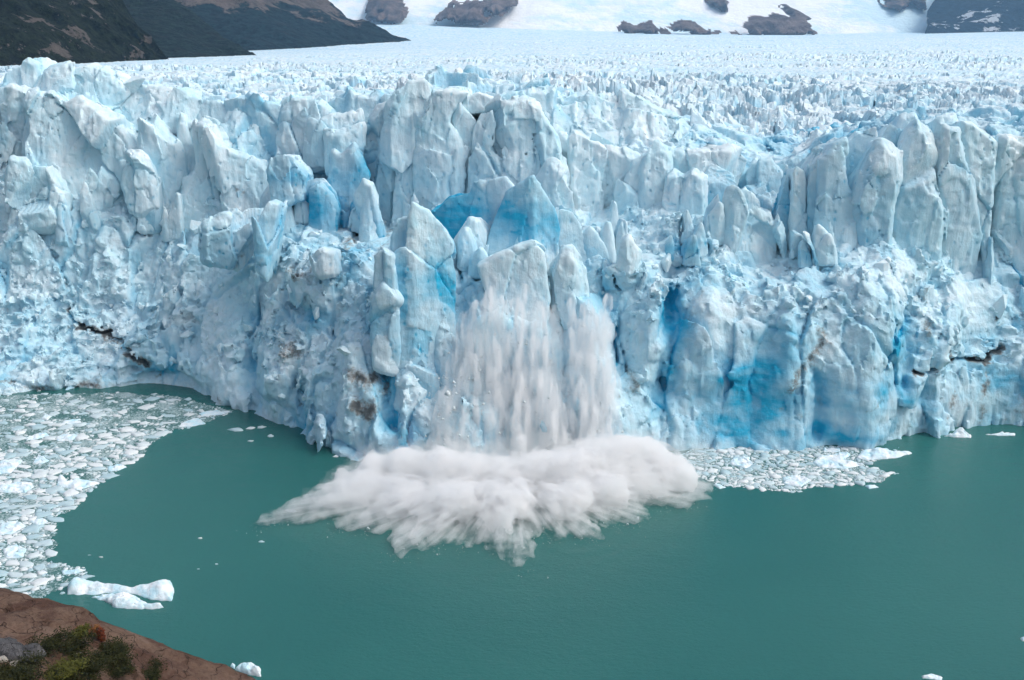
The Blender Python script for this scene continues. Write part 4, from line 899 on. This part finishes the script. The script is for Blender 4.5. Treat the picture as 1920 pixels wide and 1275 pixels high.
# slush between the floes
def slush_mat():
    t = NT('slush'); p = t.pos(); n = t.noise(p, 2.2, 6, .7); n1 = t.noise(p, .22, 3, .5)
    c = t.mix(t.ramp(t.math('ADD', n, t.math('MULTIPLY', t.math('SUBTRACT', n1, .5), .5)), .42, .62), (0.040, 0.14, 0.13), (0.40, 0.50, 0.51))
    t.bsdf(c, .45, t.bump(n, .5, .08), .4, 1.33); return t.m
M_SLUSH = slush_mat()
for poly in (LEFT, RIGHT):
    q = np.array([W(a_, b_)[:2] for a_, b_ in poly]); lo, hi = q.min(0), q.max(0); h_ = .3
    xs = np.arange(lo[0], hi[0], h_); ys = np.arange(lo[1], hi[1], h_); A, B = np.meshgrid(xs, ys, indexing='ij')
    sdv = (poly_sd(q, A.ravel(), B.ravel()) + .8*vnoise(np.stack([A.ravel()*.5, B.ravel()*.5, 0*A.ravel()+.5], -1).astype(np.float32)) + .5*vnoise(np.stack([A.ravel()*1.7, B.ravel()*1.7, 0*A.ravel()+.5], -1).astype(np.float32))).reshape(A.shape)
    I = np.arange(A.size).reshape(A.shape); m = sdv[:-1, :-1] < -.5
    Q = np.stack([I[:-1, :-1], I[1:, :-1], I[1:, 1:], I[:-1, 1:]], -1)[m]
    us, inv = np.unique(Q, return_inverse=True)
    V = np.stack([A.ravel(), B.ravel(), np.full(A.size, .012)], -1)[us]
    tag(mesh_obj('slush', V, inv.reshape(-1, 4), M_SLUSH, None, False), 'grey green slush between the floes', kind='stuff')
# single bits of ice on the open water
BITS = [(445, 806, 16, 'thin white strip of ice beside the cliff foot'), (470, 803, 8, 'small lump behind the thin strip of ice'), (490, 801, 9, 'white lump nearest the cliff above open water'), (508, 818, 7, 'small oval bit of ice below the strip'), (470, 827, 5, 'tiny bit of ice left of the oval one'),
        (375, 1010, 4, 'white speck of ice in the middle of the open water'), (490, 1016, 6, 'bright bit of ice left of the splash'), (372, 1067, 4, 'speck of ice below the middle one'), (406, 1058, 3, 'tiniest speck of ice right of its neighbour'), (190, 1045, 4, 'bit of ice off the pack above the iceberg'), (168, 1041, 3, 'tiny bit of ice nearest the lower pack'),
        (118, 1112, 6, 'round lump of ice at the left end of the long iceberg'), (630, 856, 7, 'small ice lump at the foot of the cliff left of the splash'), (545, 958, 13, 'bluish lump of ice caught in the left tip of the splash'), (1632, 931, 0, '')]
for k, (px, py, s, lb) in enumerate(BITS):
    if s:
        d = W(px, py); o = bpy.data.objects.new('ice_bit', fme[k % 16]); COL.objects.link(o); o.location = d
        sc_ = s*np.linalg.norm(d-[0, 0, CAMZ])/1844; o.scale = (sc_, sc_*.8, max(.5, sc_*.9)); tag(o, lb, 'ice bit', 'bits of ice on the open water')

# ------------------------------------------------------------------ the splash and the falling ice
def vol_mat(name, dens, sc, stretch=(1, 1, 1), lo=.35, hi=.62, amin=.0, det=4):
    t = NT(name); n = t.noise(t.pos(stretch), sc, det, .62)
    v = t.n('ShaderNodeVolumePrincipled'); v.inputs['Color'].default_value = (.999, .999, .999, 1); v.inputs['Anisotropy'].default_value = .0
    t.inp(v.inputs['Density'], t.math('MULTIPLY', t.math('ADD', t.ramp(n, lo, hi), amin), dens))
    t.l(v.outputs[0], t.out.inputs['Volume']); return t.m
def spray_mat(name, dens, lo, hi, amin, k=16):
    """droplets thrown outwards from the impact: density streaked along the directions of flight"""
    t = NT(name); g = t.n('ShaderNodeNewGeometry')
    mp = t.n('ShaderNodeMapping', vector_type='POINT'); mp.inputs['Location'].default_value = (0.5*.55, -160, 3.0); mp.inputs['Scale'].default_value = (.55, 1, 1)
    t.l(g.outputs['Position'], mp.inputs['Vector'])
    nm = t.n('ShaderNodeVectorMath', operation='NORMALIZE'); t.l(mp.outputs[0], nm.inputs[0])
    rad = t.noise(nm.outputs[0], k, 6, .62); iso = t.noise(t.pos(), .55, 6, .65)
    f = t.math('ADD', t.math('MULTIPLY', rad, .62), t.math('MULTIPLY', iso, .38))
    v = t.n('ShaderNodeVolumePrincipled'); v.inputs['Color'].default_value = (.999, .999, .999, 1)
    t.inp(v.inputs['Density'], t.math('MULTIPLY', t.math('ADD', t.ramp(f, lo, hi), amin), dens))
    t.l(v.outputs[0], t.out.inputs['Volume']); return t.m
def cap(PP, a, b, ra, rb):
    e = b-a; t = np.clip(((PP-a) @ e)/(e @ e+1e-6), 0, 1); return np.linalg.norm(PP-a-t[..., None]*e, axis=-1)-(ra+(rb-ra)*t)
def volume_body(name, prims, lo, hi, h, namp, nsc, mat, label, off=0.0, squash=(1, 1, 1), kk=.9, fine=0.0):
    x, y, z = [np.arange(lo[k], hi[k], h) for k in range(3)]; ax = (x, y, z)
    F = np.full((len(x), len(y), len(z)), 6.0)
    for a, b, ra, rb in prims:
        a = np.asarray(a, float); b = np.asarray(b, float); mg = max(ra, rb)+4.5
        sl = tuple(slice(int(np.searchsorted(ax[k], min(a[k], b[k])-mg)), int(np.searchsorted(ax[k], max(a[k], b[k])+mg))) for k in range(3))
        PP = np.stack(np.meshgrid(x[sl[0]], y[sl[1]], z[sl[2]], indexing='ij'), -1)
        if PP.size == 0: continue
        d = cap(PP, a, b, ra, rb); G = F[sl]
        hh = np.clip(.5+.5*(G-d)/kk, 0, 1); F[sl] = G*(1-hh)+d*hh-kk*hh*(1-hh)
    m = np.abs(F) < 5.5
    PP = np.stack(np.meshgrid(x, y, z, indexing='ij'), -1)[m]; p = PP.astype(np.float32)*np.array(squash, np.float32)
    F[m] += off + fbm(p*nsc, 4, .55)*namp*1.2 - fbm(p*nsc*.7+9, 3, .5, True)*namp*.5
    if fine: F[m] += fbm(p*1.6, 3)*fine
    F = np.maximum(F, .12-z[None, None, :]).astype(np.float32)
    F[0] = F[-1] = 1; F[:, 0] = F[:, -1] = 1; F[:, :, 0] = F[:, :, -1] = 1
    v, f = surface_nets(F, (x[0], y[0], z[0]), h)
    o = mesh_obj(name, v, f, mat); return tag(o, label, kind='stuff')
def PW(px, py, z): return W(px, py, z)
tips = [(512, 982), (575, 968), (652, 986), (705, 990), (757, 1028), (812, 1018), (872, 1008), (925, 1016), (976, 1049), (1010, 998), (1090, 1003), (1150, 980), (1192, 970), (1238, 946), (1284, 944), (1305, 918)]
core = [(690, 905), (720, 915), (750, 920), (780, 925), (820, 930), (850, 930), (880, 925), (910, 930), (930, 935), (970, 925), (1030, 930), (1080, 920), (1120, 915), (1160, 905), (1200, 900), (1220, 892)]
prims = []; jets = []; r = np.random.default_rng(31)
for (cx, cy_), (tx_, ty_) in zip(core, tips):
    prims.append((PW(cx, cy_, 2.2), PW(cx+(tx_-cx)*.8, cy_+(ty_-cy_)*.8, .3), 2.2, .3)); jets.append((PW(cx, cy_, 2.2), PW(tx_+(tx_-cx)*.05, ty_+(ty_-cy_)*.05, .2), 1.5, .1))
    for _ in range(20):
        f_ = r.uniform(.62, 1.06); ex, ey = cx+(tx_-cx)*f_+r.normal(0, 24), cy_+(ty_-cy_)*f_+r.normal(0, 5)
        k_ = r.uniform(.0, .35)
        jets.append((PW(cx+(ex-cx)*k_, cy_+(ey-cy_)*k_, r.uniform(.8, 3.4)), PW(ex, ey, r.uniform(.15, 1.0)), r.uniform(.8, 1.7), .0))
for cx, cy_, z_, r_ in [(650, 900, 1.6, 2.0), (700, 880, 2.4, 2.6), (760, 875, 3.2, 3.2), (820, 880, 3.4, 3.4), (880, 885, 3.4, 3.2), (940, 890, 3.2, 3.2), (1000, 885, 3.4, 3.4), (1060, 880, 4.0, 3.6), (1110, 865, 4.4, 3.6), (1160, 858, 4.6, 3.6), (1205, 860, 4.2, 3.4), (1245, 880, 3.0, 2.8), (1270, 900, 2.0, 2.2), (850, 940, 3, 2.8), (960, 945, 2.8, 2.6), (1060, 935, 2.8, 2.8), (760, 940, 2.4, 2.6), (1140, 920, 2.8, 2.8)]:
    q = W(cx, cy_, z_); prims.append((q, q+np.array([1.2, 0, 0]), r_, r_))
LO, HI = (-46, 118, -.6), (36, 170, 13)
SPL = empty('splash', W(960, 930)); tag(SPL, 'huge burst of white spray where falling ice hits the lake', 'splash')
def spray_layer(name, h, namp, nsc, mat, off, pr, fine):
    o = volume_body(name, pr, LO, HI, h, namp, nsc, mat, None, off, kk=1.6, fine=fine); o.parent = SPL; o.matrix_parent_inverse = SPL.matrix_basis.inverted()
spray_layer('spray_core', .40, .8, .34, spray_mat('dense_spray', 1.5, .30, .64, .10, 12), .30, prims, .40)
spray_layer('spray_jets', .31, .8, .5, spray_mat('jet_spray', .75, .43, .62, .0, 34), -.15, prims+jets, .30)
mist = prims+[(W(px_, 872, z_), W(px_, 868, z_)+np.array([2.0, 0, 0]), r_, r_) for px_, z_, r_ in ((760, 6.5, 2.6), (840, 8, 3.0), (920, 9, 3.2), (1000, 8.5, 3.0), (1080, 8, 3.0), (1150, 7, 2.8), (1260, 4, 3.0), (700, 5, 2.4))]
spray_layer('spray_mist', .55, 2.2, .24, vol_mat('thin_spray', .085, .35, (1, 1, 1), .36, .70, .05), -1.0, mist, 0)
# falling curtain of powdered ice
fall = []
r = np.random.default_rng(12)
for k in range(44):
    if k < 33: px = r.uniform(858, 1018); top = 520+abs(px-950)*.8+r.uniform(0, 60); sp = (px-950)*.55
    else: px = r.uniform(1070, 1150); top = 560+r.uniform(0, 80); sp = (px-1100)*.1
    Yt = 166.0+r.uniform(-1.2, .2); a = P(px, top, Yt); b = P(px+sp, r.uniform(830, 870), 158.5+r.uniform(-2, 1))
    fall.append((a, b, r.uniform(.3, .8), r.uniform(.8, 1.8) if k < 33 else r.uniform(.6, 1.3)))
volume_body('falling_ice_powder', fall, (-16, 150, .2), (24, 172, 34), .38, 1.1, .6, vol_mat('falling_powder', 1.9, .9, (1, 1, .15), .45, .68, .04, 7), 'streaks of powdered ice falling down the cliff into the splash', squash=(1, 1, .38), fine=.35)
plume = [(P(745, 860, 156), P(705, 775, 157), 2.2, .9), (P(780, 850, 156), P(760, 790, 157), 2, .8), (P(840, 840, 156), P(830, 780, 157), 2.2, 1)]
volume_body('rising_mist', plume, (-30, 146, .2), (-4, 164, 16), .45, 1.0, .4, vol_mat('mist_plume', .12, .6, (1, 1, .6), .35, .7, .05), 'faint grey plume of mist rising left of the splash')
veil = []
for k in range(15):
    px = r.uniform(850, 1150); veil.append((P(px, r.uniform(560, 660), 166.2), P(px+(px-980)*.25, 850, 158.5), r.uniform(.4, .9), r.uniform(1.6, 2.6)))
volume_body('powder_veil', veil, (-20, 148, .2), (28, 172, 32), .5, 1.6, .3, vol_mat('veil_powder', .55, .6, (1, 1, .35), .38, .70, .06, 8), 'faint veil of ice dust hanging between the falling streams', squash=(1, 1, .5))
# fragments of ice caught in the air
VV, FF = [], []; n0 = 0; r = np.random.default_rng(21)
tet = np.array([[1, 0, -.5], [-.6, .9, -.4], [-.5, -.8, -.5], [.1, .1, .9], [.5, .6, .4]]); tf = [(0, 2, 1), (0, 1, 4), (0, 4, 3), (0, 3, 2), (1, 2, 3), (1, 3, 4)]
for k in range(6500):
    m = r.random()
    if m < .62:
        a, b, ra, rb = fall[r.integers(len(fall))]; t_ = r.random()**.7; c = a+(b-a)*t_+r.normal(0, .9, 3)*[1.3, .8, 1]; s = .05+r.pareto(3.2)*.07
    elif m < .8:
        c = P(r.normal(835, 22), r.uniform(700, 880), 157+r.uniform(-2, 3)); s = .05+r.pareto(3)*.06
    else:
        i_ = r.integers(len(tips)); a = W(*core[i_], 2.5); b = W(*tips[i_], .2); c = a+(b-a)*r.uniform(.5, 1.3)+r.normal(0, 1.1, 3)*[1, 1, .4]; s = .03+r.pareto(3.5)*.04
    c[2] = max(c[2], .05); s = min(s, .8)
    ang = r.uniform(0, 6.28); ca, sa = math.cos(ang), math.sin(ang); q = tet*s*r.uniform(.7, 1.3, 3); q = np.stack([q[:, 0]*ca-q[:, 1]*sa, q[:, 0]*sa+q[:, 1]*ca, q[:, 2]], -1)+c
    VV.append(q); FF += [tuple(n0+i for i in f) for f in tf]; n0 += 5
tag(mesh_obj('falling_ice_fragments', np.concatenate(VV), FF, M_FLOE, None, False, {'tint': np.full(n0, .1)}), 'scattered small fragments of ice flying through the spray', kind='stuff')

# ------------------------------------------------------------------ the air
t = NT('haze_air'); v = t.n('ShaderNodeVolumePrincipled'); v.inputs['Color'].default_value = (.40, .69, 1.0, 1); v.inputs['Density'].default_value = 5.5e-5; v.inputs['Anisotropy'].default_value = .1
t.l(v.outputs[0], t.out.inputs['Volume'])
bx = [(x, y, z) for x in (-12000, 12000) for y in (-900, 13000) for z in (-60, 2600)]
HZ = mesh_obj('haze', bx, [(0, 1, 3, 2), (4, 6, 7, 5), (0, 4, 5, 1), (2, 3, 7, 6), (0, 2, 6, 4), (1, 5, 7, 3)], t.m, None, False)
tag(HZ, 'thin blue air between the viewer and the far mountains', kind='stuff')
print('done', round(time.time()-T0, 1))
